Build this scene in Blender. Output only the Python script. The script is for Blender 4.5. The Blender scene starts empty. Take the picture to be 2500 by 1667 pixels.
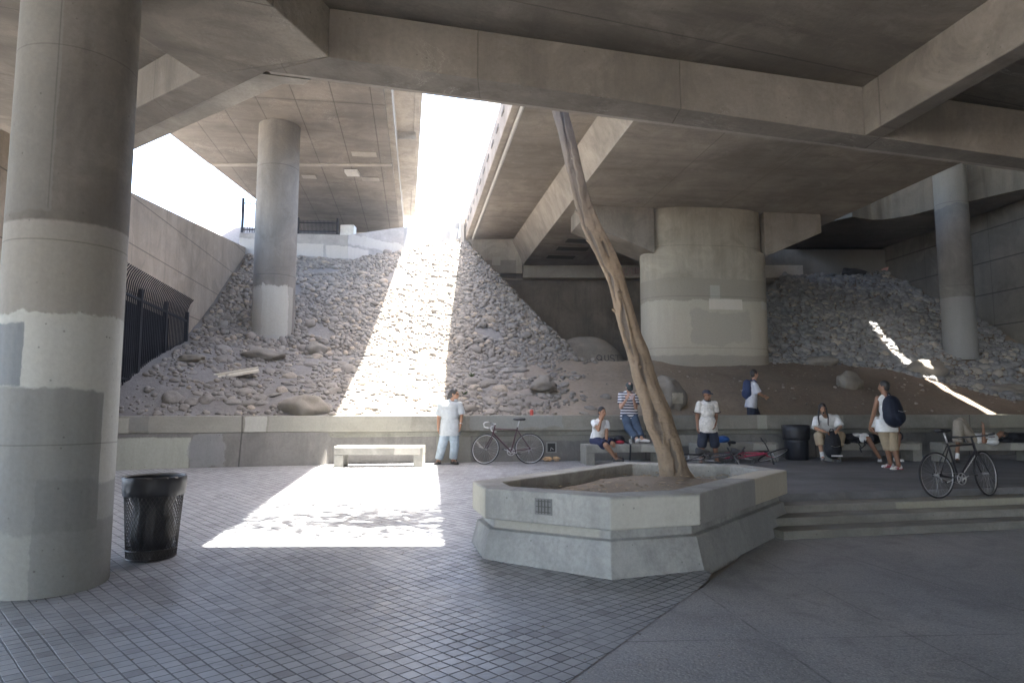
import bpy, bmesh, math, random
import numpy as np
from mathutils import Vector, Matrix, Quaternion, noise as mnoise

R = math.radians
PI = math.pi
scene = bpy.context.scene
COL = scene.collection
random.seed(7)

# ------------------------------------------------------------------ camera
CAM_Z = 1.65
TILT = R(5.7)
cam_d = bpy.data.cameras.new("camera")
cam_d.lens = 24.0
cam_d.sensor_width = 36.0
cam_d.clip_start = 0.1
cam_d.clip_end = 5000
cam = bpy.data.objects.new("camera", cam_d)
cam.location = (0, 0, CAM_Z)
cam.rotation_euler = (R(90) + TILT, 0, 0)
COL.objects.link(cam)
scene.camera = cam

# ------------------------------------------------------------------ sky, sun, exposure
SUN = Vector((0.19, 0.04, 1.0)).normalized()          # towards the sun
SUN_EL = math.asin(SUN.z)
SUN_AZ = math.atan2(SUN.x, SUN.y)
world = bpy.data.worlds.new("World")
scene.world = world
world.use_nodes = True
wn = world.node_tree
bg = wn.nodes["Background"]
sky = wn.nodes.new("ShaderNodeTexSky")
sky.sky_type = 'NISHITA'
sky.sun_disc = False
sky.sun_elevation = SUN_EL
sky.sun_rotation = SUN_AZ
sky.air_density = 1.0
sky.dust_density = 3.0
sky.ozone_density = 1.0
wn.links.new(sky.outputs[0], bg.inputs[0])
bg.inputs[1].default_value = 0.15
sun_d = bpy.data.lights.new("sun", 'SUN')
sun_d.energy = 5.0
sun_d.angle = R(0.55)
sun_d.color = (1.0, 0.95, 0.87)
sun_o = bpy.data.objects.new("sun", sun_d)
sun_o.rotation_euler = SUN.to_track_quat('Z', 'Y').to_euler()
sun_o.location = (0, 0, 60)
COL.objects.link(sun_o)
scene.view_settings.view_transform = 'Standard'
scene.view_settings.look = 'None'
scene.view_settings.gamma = 1.0
scene.view_settings.use_curve_mapping = False
scene.view_settings.exposure = 3.65
scene.cycles.max_bounces = 10
scene.cycles.diffuse_bounces = 8
scene.cycles.glossy_bounces = 3
scene.cycles.use_denoising = True
scene.cycles.sample_clamp_indirect = 8.0

# ------------------------------------------------------------------ survey helpers: sight line of a photo pixel -> point in the place
F = 2500 * 24.0 / 36.0
def ray(px, py):
    u = (px - 1250.0) / F
    v = (833.5 - py) / F
    dy = math.cos(TILT) - v * math.sin(TILT)
    return u / dy, (math.sin(TILT) + v * math.cos(TILT)) / dy     # x and z per metre of y
def U(px, py, z):
    a, r = ray(px, py)
    y = (z - CAM_Z) / r
    return Vector((a * y, y, z))
def D(px, py, y):
    a, r = ray(px, py)
    return Vector((a * y, y, CAM_Z + r * y))
def PL(px, py, a0, bx):
    a, r = ray(px, py)
    y = (a0 - CAM_Z) / (r - bx * a)
    return Vector((a * y, y, CAM_Z + r * y))
K = 2500.0 / 2352.0
def d(x, y): return (x * K, y * K)
def line_x(p, q):
    b = (q.x - p.x) / (q.y - p.y)
    return lambda y: p.x + b * (y - p.y)

# ------------------------------------------------------------------ mesh helpers
class MB:
    def __init__(s):
        s.v = []; s.f = []
    def add(s, vs, fs):
        o = len(s.v)
        s.v += [tuple(p) for p in vs]
        s.f += [tuple(i + o for i in f) for f in fs]
        return s
    def box(s, c, size, rz=0.0, M=None):
        hx, hy, hz = size[0] / 2, size[1] / 2, size[2] / 2
        vs = [Vector((x, y, z)) for z in (-hz, hz) for y in (-hy, hy) for x in (-hx, hx)]
        m = M if M is not None else Matrix.Rotation(rz, 3, 'Z')
        vs = [m @ p + Vector(c) for p in vs]
        return s.add(vs, [(0, 2, 3, 1), (4, 5, 7, 6), (0, 1, 5, 4), (2, 6, 7, 3), (0, 4, 6, 2), (1, 3, 7, 5)])
    def bar(s, p, q, w, h):
        p = Vector(p); q = Vector(q); t = (q - p); L = t.length; t.normalize()
        up = Vector((0, 0, 1)) if abs(t.z) < 0.95 else Vector((0, 1, 0))
        a = t.cross(up).normalized(); b = a.cross(t)
        m = Matrix((a, t, b)).transposed()
        return s.box((p + q) / 2, (w, L, h), M=m)
    def prism(s, poly, z0, z1):
        """poly: ccw plan; z0,z1 numbers or functions of (x,y)"""
        n = len(poly)
        f0 = z0 if callable(z0) else (lambda x, y: z0)
        f1 = z1 if callable(z1) else (lambda x, y: z1)
        vs = [(p[0], p[1], f0(p[0], p[1])) for p in poly] + [(p[0], p[1], f1(p[0], p[1])) for p in poly]
        fs = [tuple(reversed(range(n))), tuple(range(n, 2 * n))]
        fs += [(i, (i + 1) % n, n + (i + 1) % n, n + i) for i in range(n)]
        return s.add(vs, fs)
    def rings(s, rings, cap0=True, cap1=True, closed=True):
        n = len(rings[0]); vs = [p for r in rings for p in r]; fs = []
        for k in range(len(rings) - 1):
            for i in range(n if closed else n - 1):
                j = (i + 1) % n
                fs.append((k * n + i, k * n + j, (k + 1) * n + j, (k + 1) * n + i))
        if cap0: fs.append(tuple(reversed(range(n))))
        if cap1: fs.append(tuple(range((len(rings) - 1) * n, len(rings) * n)))
        return s.add(vs, fs)
    def tube(s, pts, rad, n=8, cap=True, ell=1.0):
        pts = [Vector(p) for p in pts]
        if not isinstance(rad, (list, tuple)): rad = [rad] * len(pts)
        rs = []; prev = None
        for i, p in enumerate(pts):
            t = (pts[min(i + 1, len(pts) - 1)] - pts[max(i - 1, 0)]).normalized()
            if prev is None:
                a = t.cross(Vector((0, 0, 1)) if abs(t.z) < 0.9 else Vector((1, 0, 0))).normalized()
            else:
                a = (prev - t * prev.dot(t)).normalized()
            prev = a; b = t.cross(a)
            rs.append([p + (a * math.cos(2 * PI * k / n) + b * math.sin(2 * PI * k / n) * ell) * rad[i] for k in range(n)])
        return s.rings(rs, cap, cap)
    def ring(s, c, axis, r, rt, n=40, m=6):
        axis = Vector(axis).normalized()
        a = axis.cross(Vector((0, 0, 1)) if abs(axis.z) < 0.9 else Vector((1, 0, 0))).normalized(); b = axis.cross(a)
        vs = []; fs = []
        for i in range(n):
            w = a * math.cos(2 * PI * i / n) + b * math.sin(2 * PI * i / n)
            for k in range(m):
                ph = 2 * PI * k / m
                vs.append(Vector(c) + w * (r + rt * math.cos(ph)) + axis * rt * math.sin(ph))
        for i in range(n):
            for k in range(m):
                fs.append((i * m + k, i * m + (k + 1) % m, ((i + 1) % n) * m + (k + 1) % m, ((i + 1) % n) * m + k))
        return s.add(vs, fs)
    def lathe(s, prof, n=24, c=(0, 0, 0), cap0=True, cap1=True):
        c = Vector(c)
        return s.rings([[c + Vector((r * math.cos(2 * PI * k / n), r * math.sin(2 * PI * k / n), z)) for k in range(n)] for r, z in prof], cap0, cap1)
    def ell(s, c, rad, M=None, n=14, m=9):
        vs = []; fs = []
        c = Vector(c); M = M or Matrix.Identity(3)
        for j in range(m + 1):
            th = PI * j / m
            for i in range(n):
                ph = 2 * PI * i / n
                vs.append(c + M @ Vector((rad[0] * math.sin(th) * math.cos(ph), rad[1] * math.sin(th) * math.sin(ph), -rad[2] * math.cos(th))))
        for j in range(m):
            for i in range(n):
                a, b = j * n + i, j * n + (i + 1) % n
                fs.append((a, b, b + n, a + n))
        return s.add(vs, fs)
    def cap(s, p, q, r0, r1, n=10):
        """closed capsule, tapered"""
        p = Vector(p); q = Vector(q); t = (q - p)
        if t.length < 1e-6: return s.ell(p, (r0, r0, r0))
        t.normalize()
        P = [p - t * r0 * 0.98, p - t * r0 * 0.7, p - t * r0 * 0.3, p, q, q + t * r1 * 0.3, q + t * r1 * 0.7, q + t * r1 * 0.98]
        rr = [r0 * 0.2, r0 * 0.71, r0 * 0.95, r0, r1, r1 * 0.95, r1 * 0.71, r1 * 0.2]
        return s.tube(P, rr, n)
    def build(s, name, mat, parent=None, smooth=False, bevel=0, origin=None, rz=0.0, auto=None):
        me = bpy.data.meshes.new(name)
        vs = s.v
        if origin is not None:
            o = Vector(origin); m = Matrix.Rotation(-rz, 3, 'Z')
            vs = [m @ (Vector(p) - o) for p in vs]
        me.from_pydata([tuple(p) for p in vs], [], s.f)
        me.update()
        bm = bmesh.new(); bm.from_mesh(me)
        bmesh.ops.recalc_face_normals(bm, faces=bm.faces)
        bm.to_mesh(me); bm.free()
        if mat: me.materials.append(mat)
        ob = bpy.data.objects.new(name, me)
        COL.objects.link(ob)
        if origin is not None:
            ob.location = origin; ob.rotation_euler = (0, 0, rz)
        if parent is not None:
            ob.parent = parent
            if origin is not None and parent.type == 'EMPTY':
                ob.matrix_parent_inverse = Matrix.Identity(4)
        if smooth:
            me.polygons.foreach_set("use_smooth", [True] * len(me.polygons))
            if auto:
                me.set_sharp_from_angle(angle=R(auto))
        if bevel:
            b = ob.modifiers.new("bevel", 'BEVEL'); b.width = bevel; b.segments = 2; b.limit_method = 'ANGLE'; b.angle_limit = R(35)
        return ob

def tag(o, label, cat, group=None):
    o["label"] = label; o["category"] = cat
    if group: o["group"] = group
    return o
def struct(o):
    o["kind"] = "structure"; return o
def stuff(o):
    o["kind"] = "stuff"; return o
def empty(name, loc=(0, 0, 0), rz=0.0):
    o = bpy.data.objects.new(name, None)
    o.empty_display_size = 0.2
    o.location = loc; o.rotation_euler = (0, 0, rz)
    COL.objects.link(o)
    return o
def copy_tree(o, parent=None):
    c = o.copy(); COL.objects.link(c)
    if parent is not None:
        c.parent = parent; c.matrix_parent_inverse = o.matrix_parent_inverse.copy()
    for ch in list(o.children):
        copy_tree(ch, c)
    return c
def offset_poly(poly, w):
    """ccw polygon moved inwards by w"""
    n = len(poly); out = []
    for i in range(n):
        a = Vector(poly[i - 1][:2]); b = Vector(poly[i][:2]); c = Vector(poly[(i + 1) % n][:2])
        t1 = (b - a).normalized(); t2 = (c - b).normalized()
        n1 = Vector((-t1.y, t1.x)); n2 = Vector((-t2.y, t2.x))
        k = (n1 + n2); k = k / max(k.dot(n1), 0.2)
        out.append(b + k * w)
    return out
def sm(x, a, b):
    t = min(max((x - a) / (b - a), 0.0), 1.0)
    return t * t * (3 - 2 * t)

# ------------------------------------------------------------------ materials
class NT:
    def __init__(s, name):
        s.m = bpy.data.materials.new(name); s.m.use_nodes = True
        s.t = s.m.node_tree; s.t.nodes.clear()
        s.out = s.t.nodes.new("ShaderNodeOutputMaterial")
        s.b = s.t.nodes.new("ShaderNodeBsdfPrincipled")
        s.t.links.new(s.b.outputs[0], s.out.inputs[0])
        s.tc = s.t.nodes.new("ShaderNodeTexCoord")
        s.obj = s.tc.outputs["Object"]
    def link(s, a, b): s.t.links.new(a, b)
    def setin(s, node, i, val):
        if hasattr(val, "node"): s.link(val, node.inputs[i])
        else: node.inputs[i].default_value = val
    def math(s, op, a, b=0.0, c=0.0, clamp=False):
        n = s.t.nodes.new("ShaderNodeMath"); n.operation = op; n.use_clamp = clamp
        s.setin(n, 0, a); s.setin(n, 1, b); s.setin(n, 2, c)
        return n.outputs[0]
    def mix(s, fac, a, b, mode='MIX'):
        n = s.t.nodes.new("ShaderNodeMix"); n.data_type = 'RGBA'; n.blend_type = mode
        s.setin(n, 0, fac)
        for i, v in ((6, a), (7, b)):
            if hasattr(v, "node"): s.link(v, n.inputs[i])
            else: n.inputs[i].default_value = (*v[:3], 1)
        return n.outputs[2]
    def map(s, vec, scale=(1, 1, 1), rot=(0, 0, 0), loc=(0, 0, 0)):
        n = s.t.nodes.new("ShaderNodeMapping")
        n.inputs[1].default_value = loc; n.inputs[2].default_value = rot; n.inputs[3].default_value = scale
        s.link(vec, n.inputs[0]); return n.outputs[0]
    def noise(s, vec, scale, detail=4, rough=0.55, dist=0.0):
        n = s.t.nodes.new("ShaderNodeTexNoise")
        n.inputs["Scale"].default_value = scale; n.inputs["Detail"].default_value = detail
        n.inputs["Roughness"].default_value = rough; n.inputs["Distortion"].default_value = dist
        s.link(vec, n.inputs["Vector"]); return n.outputs["Fac"]
    def vor(s, vec, scale, feature='F1'):
        n = s.t.nodes.new("ShaderNodeTexVoronoi"); n.feature = feature
        n.inputs["Scale"].default_value = scale; s.link(vec, n.inputs["Vector"]); return n.outputs[0]
    def sep(s, vec):
        n = s.t.nodes.new("ShaderNodeSeparateXYZ"); s.link(vec, n.inputs[0]); return n.outputs
    def comb(s, x, y, z):
        n = s.t.nodes.new("ShaderNodeCombineXYZ")
        s.setin(n, 0, x); s.setin(n, 1, y); s.setin(n, 2, z); return n.outputs[0]
    def rng(s, f, a, b, c=0.0, e=1.0):
        n = s.t.nodes.new("ShaderNodeMapRange"); n.inputs[1].default_value = a; n.inputs[2].default_value = b
        n.inputs[3].default_value = c; n.inputs[4].default_value = e; s.link(f, n.inputs[0]); return n.outputs[0]
    def fin(s, col, rough=0.8, bump=None, bstr=0.3, bdist=0.01, spec=0.5, metal=0.0):
        s.setin(s.b, "Base Color", (*col[:3], 1) if not hasattr(col, "node") else col)
        s.setin(s.b, "Roughness", rough); s.setin(s.b, "Specular IOR Level", spec); s.setin(s.b, "Metallic", metal)
        if bump is not None:
            n = s.t.nodes.new("ShaderNodeBump"); n.inputs["Strength"].default_value = bstr; n.inputs["Distance"].default_value = bdist
            s.link(bump, n.inputs["Height"]); s.link(n.outputs[0], s.b.inputs["Normal"])
        return s.m

def simple(name, col, rough=0.6, metal=0.0, var=0.12, scale=12.0, spec=0.5, bump=0.15):
    t = NT(name)
    f = t.noise(t.obj, scale, 4)
    c = t.mix(t.rng(f, 0.3, 0.7), tuple(x * (1 - var) for x in col), tuple(min(1, x * (1 + var)) for x in col))
    return t.fin(c, rough, f, bump, 0.004, spec, metal)

def concrete(name, col=(0.30, 0.285, 0.26), mode='xz', rot=0.0, streak='v', patches=(), joints=(), var=0.25, dark=0.45,
             rough=0.88, bump=0.35, boards=None, mottle=0.5, white=0.0):
    """cast concrete: blotches, run-off streaks, pores, form joints, roller-painted patches"""
    t = NT(name)
    vec = t.obj if rot == 0 else t.map(t.obj, rot=(0, 0, rot))
    X, Y, Z = t.sep(vec)[0:3]
    if mode == 'xz': u, v = X, Z
    elif mode == 'yz': u, v = Y, Z
    elif mode == 'xy': u, v = X, Y
    else:
        u = t.math('DEGREES', t.math('ARCTAN2', X, t.math('MULTIPLY', Y, -1.0))); v = Z
    wob = t.noise(vec, 2.3, 5, 0.6)
    fine = t.noise(vec, 22, 5, 0.65)
    big = t.noise(vec, 0.45, 5, 0.6, 0.3)
    if streak == 'v': st = t.noise(t.map(vec, (2.2, 2.2, 0.22)), 1.0, 6, 0.65)
    elif streak == 'x': st = t.noise(t.map(vec, (0.25, 2.0, 2.0)), 1.0, 6, 0.65)
    else: st = t.noise(t.map(vec, (2.0, 0.25, 2.0)), 1.0, 6, 0.65)
    lo = tuple(c * (1 - var) for c in col); hi = tuple(min(1, c * (1 + var)) for c in col)
    c = t.mix(t.rng(big, 0.32, 0.68), lo, hi)
    c = t.mix(t.math('MULTIPLY', t.rng(st, 0.46, 0.70), dark), c, tuple(x * 0.42 for x in col))
    c = t.mix(t.math('MULTIPLY', t.rng(fine, 0.38, 0.72), mottle * 0.7), c, tuple(x * 0.55 for x in col))
    blot = t.noise(vec, 1.1, 7, 0.72, 0.8)
    c = t.mix(t.math('MULTIPLY', t.rng(blot, 0.52, 0.66), 0.45), c, tuple(x * 0.5 for x in col))
    c = t.mix(t.math('MULTIPLY', t.rng(blot, 0.47, 0.36), 0.35), c, tuple(min(1, x * 1.45) for x in col))
    # paint patches
    du = t.math('MULTIPLY', t.math('SUBTRACT', wob, 0.5), 1.0)
    fu = t.math('MULTIPLY', t.math('SUBTRACT', fine, 0.5), 1.0)
    du2 = t.math('MULTIPLY', t.math('SUBTRACT', t.noise(vec, 1.3, 5, 0.65), 0.5), 1.0)
    roll = t.noise(t.map(vec, (7, 7, 0.6)), 1.0, 3, 0.6)
    for p in patches:
        u0, u1, v0, v1, pc = p[:5]; w = p[5] if len(p) > 5 else 0.12; al = p[6] if len(p) > 6 else 0.85
        su = (40.0 if mode == 'cyl' else 1.0)
        uu = t.math('ADD', u, t.math('ADD', t.math('MULTIPLY', du, w * su * 1.8), t.math('MULTIPLY', fu, w * 0.55 * su)))
        vv = t.math('ADD', v, t.math('ADD', t.math('MULTIPLY', du2, w * 2.6), t.math('MULTIPLY', fu, w * 0.55)))
        e = 0.012
        m1 = t.math('MULTIPLY', t.rng(uu, u0 - e * su, u0 + e * su), t.rng(uu, u1 - e * su, u1 + e * su, 1.0, 0.0))
        m2 = t.math('MULTIPLY', t.rng(vv, v0 - e, v0 + e), t.rng(vv, v1 - e, v1 + e, 1.0, 0.0))
        m = t.math('MULTIPLY', t.math('MULTIPLY', m1, m2), t.rng(roll, 0.3, 0.7, al * 0.78, al))
        pcol = t.mix(t.rng(fine, 0.3, 0.8), tuple(min(1, x * 1.06) for x in pc), tuple(x * 0.9 for x in pc))
        c = t.mix(m, c, pcol)
    h = t.math('ADD', t.math('MULTIPLY', fine, 0.6), t.math('MULTIPLY', wob, 0.6))
    for j in joints:
        ax, sp, wd, off, stg = j
        a = u if ax == 'u' else v
        fr = t.math('ABSOLUTE', t.math('SUBTRACT', t.math('FRACT', t.math('DIVIDE', t.math('ADD', a, off), sp)), 0.5))
        m = t.rng(fr, 0.5 - wd / sp, 0.5 - wd / sp * 0.4)
        c = t.mix(t.math('MULTIPLY', m, stg), c, tuple(x * 0.25 for x in col))
        h = t.math('SUBTRACT', h, t.math('MULTIPLY', m, 1.2))
    if boards:
        ax, sp = boards
        a = u if ax == 'u' else v
        cell = t.math('FLOOR', t.math('DIVIDE', a, sp))
        wn_ = t.t.nodes.new("ShaderNodeTexWhiteNoise"); wn_.noise_dimensions = '1D'; t.link(cell, wn_.inputs["W"])
        c = t.mix(t.math('MULTIPLY', wn_.outputs[0], 0.22), c, tuple(x * 0.5 for x in col))
    # pores and rust spots
    pv = t.vor(vec, 9.0)
    pm = t.math('MULTIPLY', t.rng(pv, 0.06, 0.11, 1.0, 0.0), t.rng(wob, 0.48, 0.56))
    c = t.mix(t.math('MULTIPLY', pm, 0.55), c, tuple(x * 0.3 for x in col))
    if white > 0:
        ws = t.noise(t.map(vec, (0.6, 0.9, 0.9)), 1.1, 8, 0.75, 1.5)
        wm = t.math('MULTIPLY', t.rng(t.math('ABSOLUTE', t.math('SUBTRACT', ws, 0.5)), 0.0, 0.006, 1.0, 0.0), t.rng(t.noise(vec, 0.5, 3), 0.52, 0.62))
        c = t.mix(t.math('MULTIPLY', wm, white), c, (0.62, 0.60, 0.56))
    return t.fin(c, rough, h, bump, 0.02, 0.3)
# ================================================================== THE SETTING
RAMP0, RAMPL, PLAZA = 6.5, 8.0, 0.42
def floor_z(x, y):
    r = PLAZA * min(max((y - RAMP0) / RAMPL, 0), 1)
    t = min(max((x - 0.5) / 2.7, 0), 1) * sm(y, 9.5, 10.8)
    return r * (1 - t) + PLAZA * t
WALL_PL = [(-16, 11.88), (-4.34, 15.55), (2.0, 16.70), (26, 21.5)]
def wall_y(x):
    for (a, b) in zip(WALL_PL[:-1], WALL_PL[1:]):
        if x <= b[0] or b is WALL_PL[-1]:
            return a[1] + (b[1] - a[1]) * (x - a[0]) / (b[0] - a[0])
def bed_y(x): return 16.75 + 0.2 * x if x > -3.2 else min(16.75 + 0.2 * x, wall_y(x) + 0.42)

# ---- far ground
t = NT("dry_ground")
f = t.noise(t.obj, 0.08, 6)
M_ground = t.fin(t.mix(f, (0.30, 0.27, 0.22), (0.40, 0.36, 0.30)), 0.95, t.noise(t.obj, 3, 5), 0.3, 0.03)
struct(MB().add([(-600, -600, -0.03), (600, -600, -0.03), (600, 600, -0.03), (-600, 600, -0.03)], [(0, 1, 2, 3)]).build("ground", M_ground))

# ---- exposed aggregate lower plaza
t = NT("aggregate_pavement")
n1 = t.noise(t.obj, 0.55, 5, 0.6, 0.4); n2 = t.noise(t.obj, 60, 3, 0.7); n3 = t.vor(t.obj, 48.0); n4 = t.noise(t.map(t.obj, (1.2, 0.35, 1), (0, 0, R(25))), 1.0, 5, 0.65)
c = t.mix(t.rng(n1, 0.3, 0.7), (0.31, 0.312, 0.32), (0.45, 0.445, 0.44))
n5 = t.noise(t.obj, 26, 4, 0.75); c = t.mix(t.math('MULTIPLY', t.rng(n2, 0.35, 0.75), 0.7), c, (0.12, 0.12, 0.122)); c = t.mix(t.math('MULTIPLY', t.rng(n5, 0.5, 0.75), 0.7), c, (0.10, 0.10, 0.10)); c = t.mix(t.math('MULTIPLY', t.rng(n3, 0.12, 0.32, 1, 0), 0.8), c, (0.52, 0.50, 0.46))
n6 = t.noise(t.obj, 2.2, 5, 0.7, 1.0); c = t.mix(t.math('MULTIPLY', t.rng(n6, 0.5, 0.68), 0.45), c, (0.14, 0.138, 0.136)); gv = t.vor(t.obj, 2.7); c = t.mix(t.math('MULTIPLY', t.rng(gv, 0.03, 0.045, 1, 0), 0.6), c, (0.04, 0.04, 0.04))
c = t.mix(t.math('MULTIPLY', t.rng(n4, 0.5, 0.75), 0.5), c, (0.14, 0.14, 0.143))
X, Y, Z = t.sep(t.obj)[0:3]
def score(ax, ay, cc, w):
    L = math.hypot(ax, ay)
    e = t.math('ABSOLUTE', t.math('ADD', t.math('ADD', t.math('MULTIPLY', X, ax / L), t.math('MULTIPLY', Y, ay / L)), -cc / L))
    return t.rng(e, w * 0.4, w, 1, 0)
def score_px(p, q):
    a = U(*p, 0); b = U(*q, 0); nx, ny = -(b.y - a.y), (b.x - a.x)
    return score(nx, ny, nx * a.x + ny * a.y, 0.013)
mm = None
for p, q in (((1740, 1462), (2030, 1667)), ((1930, 1400), (2440, 1660)), ((2070, 1360), (2500, 1490)), ((1700, 1562), (2300, 1550))):
    e = score_px(p, q); mm = e if mm is None else t.math('MAXIMUM', mm, e)
wb = t.noise(t.obj, 1.7, 4)
c = t.mix(t.math('MULTIPLY', mm, t.rng(wb, 0.38, 0.62, 0.05, 0.6)), c, (0.05, 0.05, 0.052))
M_agg = t.fin(c, 0.55, t.math('ADD', n3, n5), 0.35, 0.006, 0.5)
ax, ay = 0.2, 4.12
def tile_edge(y): return ax + (y - ay) * 0.638
low = [(tile_edge(-30), -30), (40, -30), (40, 14.5), (3.0, 9.2), (2.9, 8.6), (tile_edge(7.6), 7.6)]
struct(MB().add([(x, y, 0.0) for x, y in low], [tuple(range(len(low)))]).build("lower_plaza", M_agg))

# ---- small square tiles laid on the diagonal
t = NT("plaza_tiles")
TS = 0.112
vec = t.map(t.obj, (1 / TS, 1 / TS, 1), (0, 0, R(-44)))
wv = t.math('MULTIPLY', t.math('SUBTRACT', t.noise(t.obj, 0.7, 3), 0.5), 0.35)
X, Y, Z = t.sep(vec)[0:3]
X = t.math('ADD', X, wv); Y = t.math('ADD', Y, wv)
def edge(a): return t.math('ABSOLUTE', t.math('SUBTRACT', t.math('FRACT', a), 0.5))
gw = t.rng(t.noise(t.obj, 1.1, 4), 0.25, 0.75, 0.405, 0.472)
ed = t.math('MAXIMUM', edge(X), edge(Y))
gr = t.math('DIVIDE', t.math('SUBTRACT', ed, gw), 0.025, 0, True)
cell = t.comb(t.math('FLOOR', X), t.math('FLOOR', Y), 0.0)
wn_ = t.t.nodes.new("ShaderNodeTexWhiteNoise"); wn_.noise_dimensions = '2D'; t.link(cell, wn_.inputs["Vector"])
big = t.noise(t.obj, 0.5, 5, 0.6, 0.5); fine = t.noise(t.obj, 45, 4, 0.7); med = t.noise(t.obj, 6, 5, 0.65)
c = t.mix(wn_.outputs[0], (0.26, 0.266, 0.28), (0.37, 0.378, 0.392))
odd = t.math('GREATER_THAN', t.math('FRACT', t.math('MULTIPLY', wn_.outputs[0], 37.3)), 0.93); c = t.mix(t.math('MULTIPLY', odd, 0.5), c, (0.10, 0.095, 0.09))
c = t.mix(t.math('MULTIPLY', t.rng(big, 0.4, 0.7), 0.55), c, (0.19, 0.19, 0.205))
c = t.mix(t.math('MULTIPLY', t.rng(med, 0.5, 0.75), 0.4), c, (0.17, 0.168, 0.175))
c = t.mix(t.math('MULTIPLY', t.rng(fine, 0.55, 0.8), 0.4), c, (0.40, 0.40, 0.41))
c = t.mix(t.math('MULTIPLY', gr, t.rng(big, 0.3, 0.7, 0.9, 0.6)), c, (0.045, 0.044, 0.045))
h = t.math('SUBTRACT', t.math('MULTIPLY', fine, 0.25), gr)
h = t.math('ADD', h, t.math('MULTIPLY', wn_.outputs[0], 0.25))
gv = t.vor(t.obj, 3.1); c = t.mix(t.math('MULTIPLY', t.rng(gv, 0.02, 0.035, 1, 0), 0.7), c, (0.04, 0.038, 0.038))
sp_ = t.noise(t.obj, 1.6, 6, 0.75, 1.5); c = t.mix(t.math('MULTIPLY', t.rng(sp_, 0.55, 0.72), 0.55), c, (0.085, 0.082, 0.082))
M_tile = t.fin(c, t.math('ADD', t.math('MULTIPLY', gr, 0.3), t.rng(med, 0.3, 0.7, 0.30, 0.50)), h, 0.55, 0.008, 0.6)
def tile_right(y):
    if y < 6.95: return tile_edge(y)
    if y < 7.5: return 2.0 - (y - 6.95) * 0.3
    if y < 10.0: return 1.835 + (y - 7.5) * 0.66
    return 3.4
mb = MB(); ys = [-30, -20, -10, -5] + [-2 + 0.25 * i for i in range(95)]
NX = 60; idx = {}
rows = []
for y in ys:
    xr = tile_right(y)
    xl = -30.0
    # stop at the low wall
    row = []
    for i in range(NX + 1):
        s = (i / NX) ** 0.6
        x = xl + (xr - xl) * s
        yy = min(y, wall_y(x) + 0.1)
        row.append((x, yy, floor_z(x, yy) + 0.004))
    rows.append(row)
mb.rings(rows, False, False, closed=False)
struct(mb.build("tile_paving", M_tile, smooth=True))

# ---- upper plaza right of the planter
M_plaza = concrete("plaza_concrete", (0.19, 0.19, 0.198), 'xy', streak='x', var=0.22, dark=0.5, rough=0.7, bump=0.3)
EX, EY = 0.9759, 0.2184
def step_pt(s, off): return (4.15 + EX * s + EY * off, 10.2 + EY * s - EX * off)
poly = [step_pt(-0.8, 0), step_pt(22, 0), (26, 21.6), (2.0, 16.8), (3.4, 16.9), (3.4, 10.05)]
poly = [step_pt(-0.78, 0), step_pt(22, 0), (26, 21.6), (3.4, 17.0)]
struct(MB().prism(poly, -0.02, PLAZA + 0.002).build("upper_plaza", M_plaza))
M_step = concrete("step_concrete", (0.25, 0.24, 0.22), 'xz', streak='x', var=0.25, dark=0.5, rough=0.8,
                  patches=[(4.6, 30, 0.325, 0.415, (0.42, 0.40, 0.32), 0.03, 0.6), (5.6, 30, 0.215, 0.312, (0.40, 0.38, 0.30), 0.03, 0.75), (-2, 4.9, 0.0, 0.2, (0.19, 0.185, 0.16), 0.05, 0.5)])
st = empty("concrete_steps", (5, 9.8, 0)); tag(st, "flight of four shallow concrete steps with worn pale nosings right of the planter", "steps")
for k in range(1, 4):
    z1 = PLAZA - 0.105 * k
    p = [step_pt(-0.95, 0.37 * k), step_pt(22, 0.37 * k), step_pt(22, 0.37 * (k - 1)), step_pt(-0.95, 0.37 * (k - 1))]
    o = MB().prism(p, -0.02, z1).build("step", M_step, bevel=0.012)
    o.parent = st; o.matrix_parent_inverse = Matrix.Translation((-5, -9.8, 0))

# ---- terrain behind the low wall
def toe(x):
    if x < 2.5: return 20.9 + 0.176 * (x + 6.3)
    pts = [(2.5, 22.45), (11.2, 24.4), (14.2, 24.0), (16.9, 22.6), (19.5, 21.2), (30, 21.2)]
    for (a, b) in zip(pts[:-1], pts[1:]):
        if x <= b[0]: return a[1] + (b[1] - a[1]) * (x - a[0]) / (b[0] - a[0])
    return 21.2
def terr(x, y, rough=True):
    yb = bed_y(x); yt = toe(x)
    b = 1.46 + 0.35 * (min(y, yt) - yb)
    zt = 1.46 + 0.35 * (yt - yb)
    z = b
    if y > yt:
        flat = zt + 0.02 * (y - yt)
        front = zt + 0.6 * (y - yt)
        sideL = 3.31 - 1.15 * (x - 2.2) + 0.12 * (y - 22.4)
        sideR = zt + 0.9 * (x - 7.6)
        s = max(flat, min(front, sideL)) if x < 6 else max(flat, min(front, sideR))
        if x < -2: s = front
        z = min(s, 9.9)
    if x > 3.5 and y < yt:
        z -= 0.55 * math.exp(-((y - yb) / 0.9) ** 2) * sm(x, 3.5, 5.0) * (1 - sm(x, 12.5, 13.5))
    z += 0.30 * sm(-x, 6.0, 9.0) * sm(y - yb, 0.0, 1.5) * (1 - sm(y - yt, -2.0, 1.5))
    if rough:
        z += 0.10 * mnoise.noise(Vector((x * 0.5, y * 0.5, 3))) + 0.04 * mnoise.noise(Vector((x * 2.1, y * 2.1, 7)))
        z += 0.12 * sm(x, 12.0, 16) * mnoise.noise(Vector((x * 0.4, y * 1.2, 11)))
    return z
t = NT("bank_earth")
X, Y, Z = t.sep(t.obj)[0:3]
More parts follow.
